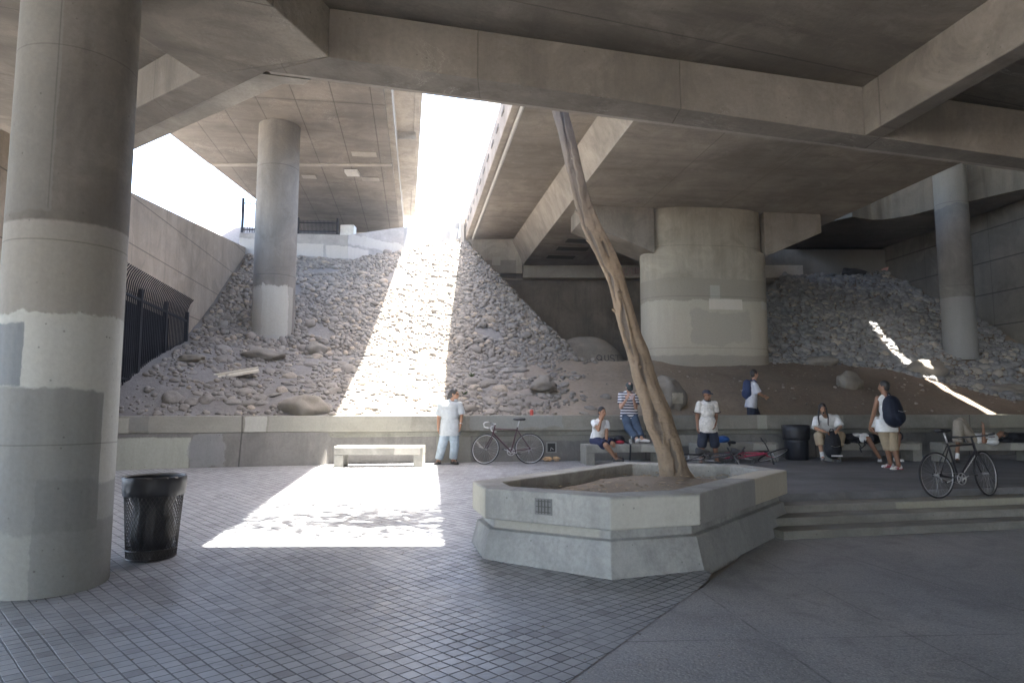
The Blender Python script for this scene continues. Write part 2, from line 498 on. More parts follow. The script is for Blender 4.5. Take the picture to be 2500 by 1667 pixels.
n1 = t.noise(t.obj, 0.6, 6, 0.62, 0.4); n2 = t.noise(t.obj, 9, 6, 0.7); n3 = t.noise(t.obj, 40, 3, 0.7)
xs = t.math('ADD', X, t.math('MULTIPLY', t.math('SUBTRACT', n1, 0.5), 4.0))
left = t.rng(xs, -0.6, 1.6, 1, 0); right = t.rng(xs, 3.0, 9.0)
c_dust = t.mix(t.rng(n2, 0.3, 0.75), (0.225, 0.212, 0.20), (0.15, 0.142, 0.133))
c_brown = t.mix(t.rng(n2, 0.3, 0.75), (0.35, 0.29, 0.225), (0.25, 0.20, 0.155))
c_dark = t.mix(t.rng(n2, 0.3, 0.75), (0.22, 0.17, 0.125), (0.155, 0.12, 0.09))
c = t.mix(left, c_brown, c_dust); c = t.mix(right, c, c_dark)
c = t.mix(t.math('MULTIPLY', t.rng(n1, 0.5, 0.72), 0.4), c, (0.12, 0.10, 0.08))
pv = t.vor(t.obj, 14.0); c = t.mix(t.math('MULTIPLY', t.rng(pv, 0.08, 0.16, 1, 0), 0.25), c, (0.36, 0.34, 0.31))
M_earth = t.fin(c, 0.95, t.math('ADD', n2, t.math('MULTIPLY', n3, 0.5)), 0.7, 0.04, 0.2)
rows = []
for j in range(100):
    row = []
    for i in range(201):
        x = -16 + 42 * i / 200
        y = bed_y(x) - 0.25 + (39 - bed_y(x)) * (j / 99)
        row.append((x, y, terr(x, max(y, bed_y(x)))))
    rows.append(row)
struct(MB().rings(rows, False, False, closed=False).build("earth_bank", M_earth, smooth=True))

# ---- low seat wall
cream = (0.46, 0.45, 0.385); lgrey = (0.33, 0.33, 0.315); dgrey = (0.185, 0.185, 0.185); beige = (0.42, 0.385, 0.325); olive = (0.29, 0.285, 0.25)
def wx(px, y=15.6): return D(px, 1050, y).x
M_cap = concrete("wall_cap_paint", (0.275, 0.262, 0.225), 'xz', streak='x', var=0.2, dark=0.5, patches=[
    (-9.0, wx(322, 14.5), 1.1, 1.49, (0.40, 0.39, 0.335), 0.05), (wx(322, 14.5), wx(372, 14.6), 1.2, 1.6, (0.22, 0.22, 0.21), 0.1, 0.7),
    (wx(595, 15), wx(648, 15.1), 1.16, 1.49, (0.45, 0.44, 0.40), 0.05),
    (wx(370, 14.6), wx(590, 15), 1.1, 1.6, (0.335, 0.32, 0.28), 0.06, 0.6), (wx(648, 15), wx(1000), 1.1, 1.6, (0.345, 0.335, 0.29), 0.08, 0.6),
    (wx(1145), wx(1380, 16), 1.2, 1.6, (0.29, 0.30, 0.285), 0.15, 0.7), (wx(1850, 17.5), wx(1876, 17.5), 1.1, 1.6, (0.40, 0.39, 0.335), 0.03, 0.9),
    (wx(2052, 17.9), wx(2065, 17.9), 1.1, 1.5, (0.38, 0.36, 0.30), 0.03, 0.9), (wx(2435, 18.6), 26, 1.1, 1.6, (0.30, 0.29, 0.235), 0.06, 0.9)],
    joints=[('u', 4.6, 0.02, 1.3, 0.7)])
M_low = concrete("wall_face_paint", (0.205, 0.195, 0.18), 'xz', streak='v', var=0.25, dark=0.55, patches=[
    (-12, wx(472, 14.8), 0.38, 1.06, (0.43, 0.44, 0.37), 0.04), (wx(472, 14.8), wx(560, 15), 0.38, 1.1, (0.26, 0.262, 0.265), 0.25, 0.7),
    (wx(1060), wx(1145), 0.3, 1.1, (0.30, 0.29, 0.25), 0.05, 0.8), (wx(1620, 16.8), wx(1720, 16.9), 0.75, 1.02, (0.40, 0.39, 0.34), 0.02, 0.85),
    (wx(1150), wx(1500), 0.9, 1.1, (0.25, 0.245, 0.21), 0.06, 0.8)],
    joints=[('u', 4.6, 0.02, 1.3, 0.8)])
wall = empty("low_wall", (0, 16.3, 0)); tag(wall, "long low painted concrete wall with overhanging cap behind the benches", "low wall")
def strip(sec_of):
    """extrude a cross-section (offset towards the camera, z) along the wall plan"""
    st_ = []
    pts = []
    for (a, b) in zip(WALL_PL[:-1], WALL_PL[1:]):
        n = 24
        for i in range(n + (1 if b is WALL_PL[-1] else 0)):
            s = i / n; pts.append((a[0] + (b[0] - a[0]) * s, a[1] + (b[1] - a[1]) * s))
    rings = []
    for i, p in enumerate(pts):
        a = Vector(pts[max(i - 1, 0)]); b = Vector(pts[min(i + 1, len(pts) - 1)]); tt = (b - a).normalized(); nn = Vector((tt.y, -tt.x))
        rings.append([(p[0] + nn.x * o, p[1] + nn.y * o, z) for o, z in sec_of(p[0])])
    return rings
inv = Matrix.Translation((0, -16.3, 0))
def wpart(o, par=None):
    o.parent = par or wall; o.matrix_parent_inverse = inv
    return o
wpart(MB().rings(strip(lambda x: [(0.0, 1.145), (0.035, 1.16), (0.035, 1.515), (-0.45, 1.515), (-0.45, 1.145)])).build("wall_cap", M_cap, bevel=0.012))
wpart(MB().rings(strip(lambda x: [(-0.06, -0.05), (-0.06, 1.145), (-0.40, 1.145), (-0.40, -0.05)] if x > -4.3 else
      [(0.20, -0.05), (0.034, 1.145), (-0.40, 1.145), (-0.40, -0.05)])).build("wall_face", M_low))
wpart(MB().rings(strip(lambda x: [(-0.045, 1.03), (-0.028, 1.045), (-0.028, 1.132), (-0.20, 1.132), (-0.20, 1.03)])).build("wall_moulding", concrete("moulding_paint", (0.24, 0.235, 0.20), 'xz', streak='x', var=0.25, dark=0.4)))
# small recessed outlet right of the first bicycle
M_dark = simple("recess_shade", (0.035, 0.035, 0.035), 0.8)
M_chrome = simple("worn_steel", (0.55, 0.55, 0.55), 0.32, 0.9)
c0 = D(1346, 1092, wall_y(0.92) + 0.05)
bx_ = MB().box((c0.x, wall_y(c0.x) + 0.055, c0.z), (0.19, 0.03, 0.20), rz=math.atan(0.18)); o = wpart(bx_.build("outlet_shade", M_dark))  # solid near-black box in place of the shaded hollow
fr = MB()
for sx_, sz_, w_, h_ in ((-0.11, 0, 0.03, 0.25), (0.11, 0, 0.03, 0.25), (0, 0.115, 0.19, 0.025), (0, -0.115, 0.19, 0.025)):
    fr.box((c0.x + sx_, wall_y(c0.x + sx_) + 0.045, c0.z + sz_), (w_, 0.03, h_), rz=math.atan(0.18))
wpart(fr.build("outlet_frame", simple("outlet_frame_grey", (0.28, 0.28, 0.265), 0.8)))
wpart(MB().tube([(c0.x - 0.02, wall_y(c0.x) + 0.03, c0.z - 0.07), (c0.x - 0.01, wall_y(c0.x) + 0.02, c0.z), (c0.x + 0.05, wall_y(c0.x) + 0.02, c0.z - 0.05)], 0.012, 6).build("outlet_pipe", M_chrome))

# ---- planter
PCAP = 0.80
pp = [U(1153.6, 1174, PCAP), U(1184, 1191.6, PCAP), U(1490, 1212.6, PCAP), U(1708.5, 1203, PCAP), U(1921, 1147.6, PCAP), U(1812, 1133, PCAP), U(1515, 1126.5, PCAP)]
pp = [(p.x, p.y) for p in pp]
pc = Vector((sum(p[0] for p in pp) / 7, sum(p[1] for p in pp) / 7, 0))
def ang(p): return math.degrees(math.atan2(p[0] - pc.x, -(p[1] - pc.y)))
aC, aD, aE = ang(pp[2]), ang(pp[3]), ang(pp[4]); q = U(1838, 1168, PCAP); aQ = ang(q)
aA, aB = ang(pp[0]), ang(pp[1])
M_pcap = concrete("planter_cap_paint", (0.40, 0.395, 0.37), 'cyl', streak='v', var=0.2, dark=0.5, bump=0.4, mottle=0.7, patches=[
    (aC, aD, 0.4, 0.775, (0.58, 0.57, 0.51), 0.0, 0.9), (aQ, aE + 3, 0.4, 0.86, (0.55, 0.51, 0.42), 0.008, 0.95), (aA - 3, aB, 0.4, 0.79, (0.47, 0.44, 0.35), 0.003, 0.8),
    (aD, aQ, 0.4, 0.79, (0.33, 0.33, 0.33), 0.002, 0.7)])
M_pbody = concrete("planter_body_paint", (0.385, 0.385, 0.37), 'cyl', streak='v', var=0.2, dark=0.5, bump=0.5, mottle=0.7, patches=[
    (aB, aC - 4, 0.375, 0.5, (0.43, 0.40, 0.33), 0.01, 0.7), (aD, aE, 0.0, 0.35, (0.31, 0.315, 0.32), 0.0, 0.6)])
planter = empty("tree_planter", (pc.x, pc.y, 0)); tag(planter, "large angular concrete planter with overhanging cap holding the leaning tree", "planter")
P0 = [Vector((p[0], p[1], 0)) for p in pp]
def ringz(w, z):
    return [(p.x, p.y, z) for p in offset_poly(pp, w)]
def pin(o):
    o.location = (0, 0, 0)
    return o
def shift(rs): return [[(p[0] - pc.x, p[1] - pc.y, p[2]) for p in r] for r in rs]
pin(MB().rings(shift([ringz(0.11, 0.472), ringz(0.0, 0.475), ringz(0.0, PCAP), ringz(0.33, PCAP), ringz(0.33, 0.3)]), False, False).build("planter_cap", M_pcap, planter, bevel=0.018))
pin(MB().rings(shift([ringz(-0.05, -0.06), ringz(0.055, 0.36), ringz(0.11, 0.375), ringz(0.11, 0.478)]), True, False).build("planter_body", M_pbody, planter, bevel=0.01))
# soil with litter
t = NT("planter_soil")
n1 = t.noise(t.obj, 3, 6, 0.65); n2 = t.noise(t.obj, 35, 5, 0.75); n3 = t.vor(t.map(t.obj, (30, 90, 30), (0, 0, 0.7)), 1.0)
c = t.mix(t.rng(n1, 0.3, 0.7), (0.29, 0.25, 0.205), (0.20, 0.17, 0.14)); c = t.mix(t.rng(n2, 0.45, 0.8), c, (0.33, 0.28, 0.22)); c = t.mix(t.math('MULTIPLY', t.rng(n3, 0.15, 0.3, 1, 0), 0.4), c, (0.38, 0.31, 0.24))
M_soil = t.fin(c, 0.95, n2, 0.8, 0.03, 0.2)
inner = offset_poly(pp, 0.31)
rs = []
for k in range(1, 22):
    s = k / 21
    ring_ = []
    for i in range(7):
        a = inner[i]; b = inner[(i + 1) % 7]
        for m_ in range(6):
            p = a + (b - a) * (m_ / 6)
            x = (p.x - pc.x) * s; y = (p.y - pc.y) * s
            z = 0.61 + 0.10 * math.exp(-((x - 0.35) ** 2 + (y - 0.5) ** 2) / 1.2) + 0.03 * mnoise.noise(Vector((x * 2, y * 2, 0))) + 0.02 * mnoise.noise(Vector((x * 7, y * 7, 4)))
            z -= 0.04 * sm(s, 0.8, 1.0)
            ring_.append((x, y, z))
    rs.append(ring_)
soil = MB().rings(rs, True, False).build("soil", M_soil, planter, smooth=True)
# cast grille in the planter face
B_ = Vector((*pp[1], 0)); C_ = Vector((*pp[2], 0)); tt = (C_ - B_).normalized(); nn = Vector((tt.y, -tt.x, 0))
def on_face(px):
    a, r = ray(px, 1240)
    # line through camera: p = y*(a,1)
    s = (B_.x - a * B_.y) / (a * tt.y - tt.x)
    return B_ + tt * s
g0 = on_face(1327); rz = math.atan2(tt.y, tt.x)
gm = MB(); base = g0 + nn * 0.004 - pc
for dx in (-0.055, -0.018, 0.018, 0.055): gm.box((base + tt * dx + Vector((0, 0, 0.655))), (0.008, 0.016, 0.145), rz=rz)
for dz in (0.71, 0.655, 0.60): gm.box((base + Vector((0, 0, dz))), (0.17, 0.014, 0.008), rz=rz)
gm.build("grille", simple("rusty_grille", (0.09, 0.085, 0.08), 0.7), planter)
MB().box(base - nn * 0.0015 + Vector((0, 0, 0.655)), (0.20, 0.008, 0.165), rz=rz).build("grille_plate", simple("plate_grey", (0.19, 0.19, 0.185), 0.85), planter)
MB().tube([(U(1533, 1150, 0.62).x - pc.x, U(1533, 1150, 0.62).y - pc.y, 0.6), (U(1533, 1150, 0.62).x - pc.x, U(1533, 1150, 0.62).y - pc.y, 0.78)], 0.018, 8).build("drain_pipe", simple("pipe_grey", (0.33, 0.33, 0.32), 0.6), planter)
# fallen leaves and twigs on the soil and paving
mb = MB()
for i in range(260):
    a = random.random() * 7; i0 = int(a); p = inner[i0] + (inner[(i0 + 1) % 7] - inner[i0]) * (a - i0)
    s = random.random() ** 0.5
    x = pc.x + (p.x - pc.x) * s * 0.97; y = pc.y + (p.y - pc.y) * s * 0.97
    z = 0.67 + 0.07 * math.exp(-((x - pc.x - 0.35) ** 2 + (y - pc.y - 0.5) ** 2) / 1.2)
    th = random.random() * 6.3; L = random.uniform(0.025, 0.06); w = L * random.uniform(0.25, 0.5)
    ux, uy = math.cos(th) * L, math.sin(th) * L; vx, vy = -math.sin(th) * w, math.cos(th) * w
    mb.add([(x - ux, y - uy, z), (x + vx, y + vy, z + 0.012), (x + ux, y + uy, z + 0.006), (x - vx, y - vy, z + 0.004)], [(0, 1, 2, 3)])
stuff(mb.build("leaf_litter", simple("dry_leaves", (0.34, 0.27, 0.18), 0.8, var=0.4)))
mb = MB()
for i in range(420):
    x = random.uniform(-6, 2.5); y = random.uniform(3.4, 14)
    if x > tile_right(y) + 1.0: continue
    if 6.4 < y < 11.5 and x > -0.7: continue
    z = floor_z(x, y) + 0.008; th = random.random() * 6.3; L = random.uniform(0.006, 0.02); w = L * random.uniform(0.3, 0.8)
    ux, uy = math.cos(th) * L, math.sin(th) * L; vx, vy = -math.sin(th) * w, math.cos(th) * w
    mb.add([(x - ux, y - uy, z), (x + vx, y + vy, z + 0.008), (x + ux, y + uy, z + 0.004), (x - vx, y - vy, z + 0.002)], [(0, 1, 2, 3)])
stuff(mb.build("paving_litter", simple("litter_bits", (0.25, 0.22, 0.18), 0.8, var=0.6)))
# ================================================================== BRIDGES
warm = (0.30, 0.265, 0.225)
# ---- near overpass: fit its soffit plane so that the far edge lies 8.15 m away
YE = 8.15
C0 = D(*d(615, 165), YE); R0 = D(*d(2352, 390), YE + 0.1)
BX = (R0.z - C0.z) / (R0.x - C0.x); A0 = C0.z - BX * C0.x
def soff(x, y): return A0 + BX * x
def V(x, y): return PL(*d(x, y), A0, BX)
SL = 0.60       # slab soffit above the beam soffit
M_near = concrete("overpass_concrete", (0.21, 0.185, 0.155), 'xy', rot=R(-8), streak='x', var=0.35, dark=0.7, white=0.7, bump=0.45, boards=('u', 0.62), joints=[('v', 2.44, 0.015, 0.4, 0.45)])
M_nearbeam = concrete("overpass_beam_concrete", (0.20, 0.178, 0.152), 'xz', streak='v', var=0.28, dark=0.55, white=0.5, bump=0.4, joints=[('u', 2.4, 0.01, 0.4, 0.35)], boards=('v', 0.19))
M_lip = concrete("overpass_lip_concrete", (0.34, 0.31, 0.27), 'xz', streak='x', var=0.25, dark=0.3)
near = empty("overpass", (0, 5, 0)); tag(near, "low concrete overpass ribbed with beams overhead in the foreground", "overpass")
ninv = Matrix.Translation((0, -5, 0))
def npart(o, par=None):
    o.parent = par or near; o.matrix_parent_inverse = ninv if par is None else Matrix.Identity(4); return o
def P2(v): return (v.x, v.y)
def ext(a, b, t):
    return (a[0] + (b[0] - a[0]) * t, a[1] + (b[1] - a[1]) * t)
Cf = P2(V(615, 165)); Rf = P2(V(2352, 390)); Rf2 = ext(Cf, Rf, 1.9)
ci = P2(V(755, 132)); ri = P2(V(1985, 311)); ri2 = ext(ci, ri, 2.6)
Lf = P2(V(320, 306)); Lf2 = ext(Cf, Lf, 2.2)
li = P2(V(460, 175)); li0 = P2(V(330, 240)); li2 = ext(li, li0, 5.0)
gl1 = P2(V(345, 100)); gr1 = P2(V(610, 0))
gl2 = ext(li, gl1, 14.0); gr2 = ext(ci, gr1, 10.5)
top = lambda x, y: soff(x, y) + SL + 0.005
# edge beam, right and left wing
npart(MB().prism([ci, ri2, Rf2, Cf], soff, top).build("edge_beam", M_nearbeam, bevel=0.015))
npart(MB().prism([li, ci, Cf, Lf2, li2], lambda x, y: soff(x, y) + 0.002, top).build("edge_beam", M_nearbeam, bevel=0.015))
# wide haunched girder over the column
npart(MB().prism([gl2, gr2, ci, li], lambda x, y: soff(x, y) + 0.001, top).build("girder", M_near, bevel=0.015))
# slim longitudinal girders to the right
g1 = P2(V(1985, 312)); g1b = P2(V(2352, 99)); g2 = P2(V(2027, 318)); g2b = P2(V(2352, 135))
npart(MB().prism([ext(g1, g1b, 5.0), ext(g2, g2b, 5.0), g2, g1], lambda x, y: soff(x, y) + 0.003, top).build("girder", M_near, bevel=0.015))
dxg = 5.6
npart(MB().prism([(p[0] + dxg, p[1] + 0.12) for p in (ext(g1, g1b, 5.0), ext(g2, g2b, 5.0), g2, g1)], lambda x, y: soff(x, y) + 0.003, top).build("girder", M_near))
# drip lip along the far edge
def lip(a, b, w0, w1, z0, z1):
    t = Vector((b[0] - a[0], b[1] - a[1])).normalized(); n = Vector((-t.y, t.x))
    if n.y < 0: n = -n
    A = Vector(a); B = Vector(b)
    return [tuple(A + n * w0), tuple(B + n * w0), tuple(B + n * w1), tuple(A + n * w1)]
npart(MB().prism(lip(Cf, Rf2, 0.012, 0.11, 0, 0), lambda x, y: soff(x, y) + 0.025, lambda x, y: soff(x, y) + SL + 0.3).build("drip_edge", M_lip))
p = lip(Lf2, Cf, 0.012, 0.34, 0, 0)
npart(MB().prism(p, lambda x, y: soff(x, y) + 0.05, lambda x, y: soff(x, y) + SL + 0.3).build("drip_edge", M_lip))
# ragged mortar spill hanging at the corner
cA = V(612, 172); npart(MB().prism([(cA.x - 0.05, cA.y + 0.02), (cA.x + 0.55, cA.y + 0.02), (cA.x + 0.42, cA.y + 0.18), (cA.x + 0.14, cA.y + 0.24)], lambda x, y: soff(x, y) + 0.01, lambda x, y: soff(x, y) + 0.3).build("mortar_patch", M_lip))
slab = [(-26, -30), (27, -30), (27, Rf[1] + 0.3), (17, Rf[1] + 0.3), Rf, Cf, Lf2, (-26, Lf2[1])]
npart(MB().prism(slab, lambda x, y: soff(x, y) + SL, lambda x, y: soff(x, y) + SL + 0.3).build("deck_slab", M_near))
npart(MB().prism([(Cf[0], Cf[1] - 0.3), (17, Rf[1] + 0.0), (17, Rf[1] + 0.25), (Cf[0], Cf[1] - 0.05)], lambda x, y: soff(x, y) + SL + 0.302, lambda x, y: soff(x, y) + SL + 1.1).build("parapet", M_nearbeam))

# ---- column under the near overpass
def column_at(name, cx, cy, z0, z1, r, mat, label, group=None):
    prof = [(r, z) for z in np.linspace(0, z1 - z0, 8)]
    o = MB().lathe(prof, 64).build(name, mat, smooth=True, auto=50)
    o.location = (cx, cy, z0)
    return tag(o, label, "column", group)
cA, sA = -33.55, 7.95
ncx, ncy = sA * math.sin(R(cA)), sA * math.cos(R(cA))
# angle on the column: 0 faces -y; the camera looks at about +33 deg
def colz(py, yy=6.3): return D(150, py, yy).z
wpale = (0.40, 0.39, 0.355)
M_colA = concrete("column_paint_patched", (0.20, 0.182, 0.16), 'cyl', streak='v', var=0.16, dark=0.45, mottle=0.4, bump=0.25, patches=[
    (-70, 140, 0.0, colz(548), (0.33, 0.31, 0.275), 0.03, 1.0),
    (-70, 17, colz(525), colz(0), (0.215, 0.21, 0.19), 0.10, 0.6),
    (-70, 140, -0.1, colz(768), (0.52, 0.52, 0.48), 0.12, 1.0),
    (-50, 0.0, colz(950), colz(795), (0.19, 0.205, 0.22), 0.12, 1.0),
    (-50, 78, 0.55, colz(950), (0.24, 0.24, 0.23), 0.09, 1.0),
    (-70, 140, -0.1, 0.62, (0.27, 0.27, 0.25), 0.12, 0.8),
    (20, 140, -0.1, 1.0, (0.19, 0.19, 0.188), 0.15, 0.55),
    (-50, 10, 0.1, 0.55, (0.33, 0.325, 0.295), 0.18, 0.6),
    (13.5, 14.8, colz(520), 9, (0.09, 0.085, 0.08), 0.01, 0.6)],
    joints=[('v', 1.87, 0.008, 1.87 * 0.5 - 2.27 + 1.87, 0.35)])
column_at("bridge_column", ncx, ncy, 0.0, soff(ncx, ncy) + 0.05, 0.52, M_colA, "thick round concrete column with patchy grey and cream paint beside the near trash can")

# ---- far left bridge (box soffit, overhang, parapet)
ZL = 11.0
M_leftsoff = concrete("left_soffit", (0.215, 0.19, 0.165), 'xy', rot=R(-8), streak='x', var=0.25, dark=0.5, white=0.45, boards=('u', 1.15), joints=[('u', 1.15, 0.02, 0.3, 0.7), ('v', 12.5, 0.06, 4.4, 0.5)])
M_leftside = concrete("left_side", (0.36, 0.325, 0.28), 'yz', streak='v', var=0.25, dark=0.5, white=0.3)
lb = empty("left_bridge", (-8, 25, ZL)); lb.name = "highway_bridge"; tag(lb, "high concrete highway bridge on the left carried by the slim round column", "bridge")
linv = Matrix.Translation((8, -25, -ZL))
def lpart(o): o.parent = lb; o.matrix_parent_inverse = linv; return o
eL = line_x(U(*d(375, 296), ZL), U(*d(588, 460), ZL)); eR = line_x(U(*d(880, 200), ZL), U(*d(917, 522), ZL))
ZO = 11.9
eO = line_x(U(*d(967, 209), ZO), U(*d(950, 520), ZO)); eO0 = eO
eO = lambda y: eO0(y) - 0.055 * max(0.0, 16.0 - y)  # unseen near end bent aside to set the sunlit strip's edge
y0, y1 = 6.0, 35.6
yj = U(*d(800, 378), ZL).y
lpart(MB().prism([(eL(y0), y0), (eR(y0), y0), (eR(yj), yj), (eL(yj), yj)], ZL, ZL + 1.4).build("box_girder", M_leftsoff))
lpart(MB().prism([(eL(yj), yj + 0.09), (eR(yj), yj + 0.09), (eR(y1), y1), (eL(y1), y1)], ZL + 0.03, ZL + 1.4).build("box_girder", M_leftsoff))
lpart(MB().prism([(eL(yj) + .1, yj - 0.12), (eR(yj) - 0.02, yj - 0.12), (eR(yj) - 0.02, yj + 0.14), (eL(yj) + .1, yj + 0.14)], ZL - 0.035, ZL + 0.02).build("expansion_joint", M_lip))
lpart(MB().prism([(eR(y0) + 0.01, y0), (eO(y0), y0), (eO(16), 16), (eO(y1), y1), (eR(y1) + 0.01, y1)], lambda x, y: ZO, ZO + 0.25).build("overhang_slab", M_leftside))
web = [(eR(y0) - 0.01, y0), (eR(y0) + 0.22, y0), (eR(y1) + 0.22, y1), (eR(y1) - 0.01, y1)]
lpart(MB().prism(web, ZL + 0.12, ZO + 0.01).build("side_web", M_leftside))
lpart(MB().prism([(eO(y0) - 0.20, y0), (eO(y0) + 0.06, y0), (eO(16) + 0.06, 16), (eO(y1) + 0.06, y1), (eO(y1) - 0.20, y1), (eO(16) - 0.2, 16)], ZO - 0.03, ZO + 1.15).build("parapet", M_leftside, bevel=0.02))
lpart(MB().prism([(eL(y0) - 0.25, y0), (eL(y0), y0), (eL(y1), y1), (eL(y1) - 0.25, y1)], ZL + 0.25, ZL + 2.0).build("parapet", M_leftside))
# bracket between web and overhang
b0 = D(*d(903, 318), U(*d(903, 318), ZO - 0.25).y)
lpart(MB().prism([(eR(b0.y) + 0.1, b0.y), (eO(b0.y) - 0.1, b0.y), (eO(b0.y + 6) - 0.1, b0.y + 6), (eR(b0.y + 6) + 0.1, b0.y + 6)], ZO - 0.28, ZO + 0.005).build("overhang_haunch", M_leftside))
lpart(MB().box(U(*d(805, 388), ZL) + Vector((0, 0.3, -0.06)), (0.5, 0.5, 0.12)).build("soffit_lamp", simple("lamp_grey", (0.55, 0.53, 0.5), 0.6)))
for i, (a, b) in enumerate(((708, 378 + 24), (835, 350), (850, 408))):
    q = U(*d(a, b + 2), ZL); w = (0.55, 0.9, 0.7)[i]
    lpart(MB().box(q + Vector((0, 0.1, -0.006)), (w, 0.45, 0.012), rz=0.1).build("repair_patch", M_lip))
# slim column
uL, uR = ray(*d(577, 780))[0], ray(*d(675, 780))[0]
yc = 21.9; lcx = yc * (uL + uR) / 2
rad = yc * (uR - uL) / 2 * 0.955
cb = terr(lcx, yc) - 1.2
def cz(py): return D(*d(625, py), yc - rad).z - cb
M_colB = concrete("left_column_paint", (0.19, 0.172, 0.148), 'cyl', streak='v', var=0.18, dark=0.45, patches=[
    (-60, 80, 0.0, cz(655), (0.31, 0.29, 0.255), 0.16, 0.8), (-14, 60, 0.0, cz(650), (0.38, 0.365, 0.32), 0.3, 0.9), (-60, 80, -0.1, cz(770), (0.335, 0.325, 0.30), 0.06, 0.8), (-60, -14, cz(800), cz(660), (0.34, 0.325, 0.29), 0.2, 0.7)], joints=[('v', 3.6, 0.015, 0.7, 0.5)])
column_at("bridge_column", lcx, yc, cb, ZL + 0.02, rad, M_colB, "slim round concrete column rising from the cobbles on the left under the high bridge")

# ---- right bridge: wide box, cantilevered edge, hammerhead pier
HR = 6.9
ZB = CAM_Z + HR; ZS = CAM_Z + 7.8 * 1.045
M_rightsoff = concrete("right_soffit", (0.345, 0.31, 0.27), 'xy', rot=R(-8), streak='x', var=0.25, dark=0.45, white=0.4, boards=('v', 1.3), joints=[('u', 2.6, 0.02, 0.2, 0.35)])
M_rightside = concrete("right_side", (0.35, 0.31, 0.265), 'yz', streak='v', var=0.25, dark=0.4, white=0.35)
rb = empty("highway_bridge", (5, 25, ZB)); tag(rb, "broad concrete box bridge on the right resting on the massive oval pier", "bridge")
rinv = Matrix.Translation((-5, -25, -ZB))
def rpart(o): o.parent = rb; o.matrix_parent_inverse = rinv; return o
fL = line_x(U(*d(1460, 272), ZB), U(*d(1200, 610), ZB)); fS = line_x(U(*d(1186, 240), ZS), U(*d(1074, 551), ZS)); fR = line_x(U(*d(2140, 405), ZB), U(*d(1885, 520), ZB))
fS0 = fS
fS = lambda y: fS0(y) - 0.022 * max(0.0, min(9.0, 16.0 - y))  # unseen near end bent too, moving the strip's other edge
fW = line_x(U(*d(1397, 270), ZS), U(*d(1182, 552), ZS))
y0, yab = -28.0, 32.9
rpart(MB().prism([(fL(y0), y0), (fR(y0), y0), (fR(38), 38), (fL(38), 38)], ZB, ZS - 0.002).build("box_girder", M_rightsoff))
# inclined web and overhang
rpart(MB().add([(fL(y0) - 0.004, y0, ZB), (fL(38) - 0.004, 38, ZB), (fW(38), 38, ZS), (fW(y0), y0, ZS), (fL(y0) + 0.5, y0, ZB + .05), (fL(38) + 0.5, 38, ZB + .05), (fL(38) + .5, 38, ZS), (fL(y0) + .5, y0, ZS)],
               [(0, 1, 2, 3), (4, 7, 6, 5), (0, 3, 7, 4), (1, 5, 6, 2), (2, 6, 7, 3), (0, 4, 5, 1)]).build("side_web", M_rightside))
rpart(MB().prism([(fS(y0), y0), (fR(y0) - 0.3, y0), (fR(38) - .3, 38), (fS(38), 38), (fS(16), 16), (fS(7), 7)], ZS, ZS + 0.24).build("overhang_slab", M_rightsoff))
rpart(MB().prism([(fS(y0) - 0.12, y0), (fS(y0) + 0.08, y0), (fS(7) + 0.08, 7), (fS(16) + 0.08, 16), (fS(yab) + 0.08, yab), (fS(yab) - 0.12, yab), (fS(16) - 0.12, 16), (fS(7) - 0.12, 7)], ZS - 0.05, ZS + 1.05).build("parapet", M_rightside, bevel=0.02))
rpart(MB().tube([(fS(y0) + 0.22, y0, ZS - 0.05), (fS(yab) + 0.22, yab, ZS - 0.05)], 0.06, 8).build("conduit", simple("conduit_grey", (0.5, 0.49, 0.47), 0.6)))
M_slot = simple("slot_dark", (0.16, 0.15, 0.14), 0.9)
for i in range(16):
    y = 13 + i * 1.25
    rpart(MB().box((fS(y) - 0.135, y, ZS + 0.55), (0.03, 0.5, 0.12), rz=0.15).build("parapet_slot", M_slot))  # slots drawn as flat boxes in a darker tone than the parapet
for (a, b, w) in ((1338, 553, 1.35), (1315, 571, 1.35), (1288, 590, 1.25)):
    q = U(*d(a, b), ZB)
    rpart(MB().box(q + Vector((0, 0, -0.008)), (w + 0.35, 0.95, 0.016), rz=0.14).build("hatch_surround", M_lip))
    rpart(MB().box(q + Vector((0, 0, -0.02)), (w, 0.62, 0.012), rz=0.14).build("hatch", simple("hatch_dark", (0.07, 0.07, 0.065), 0.8)))
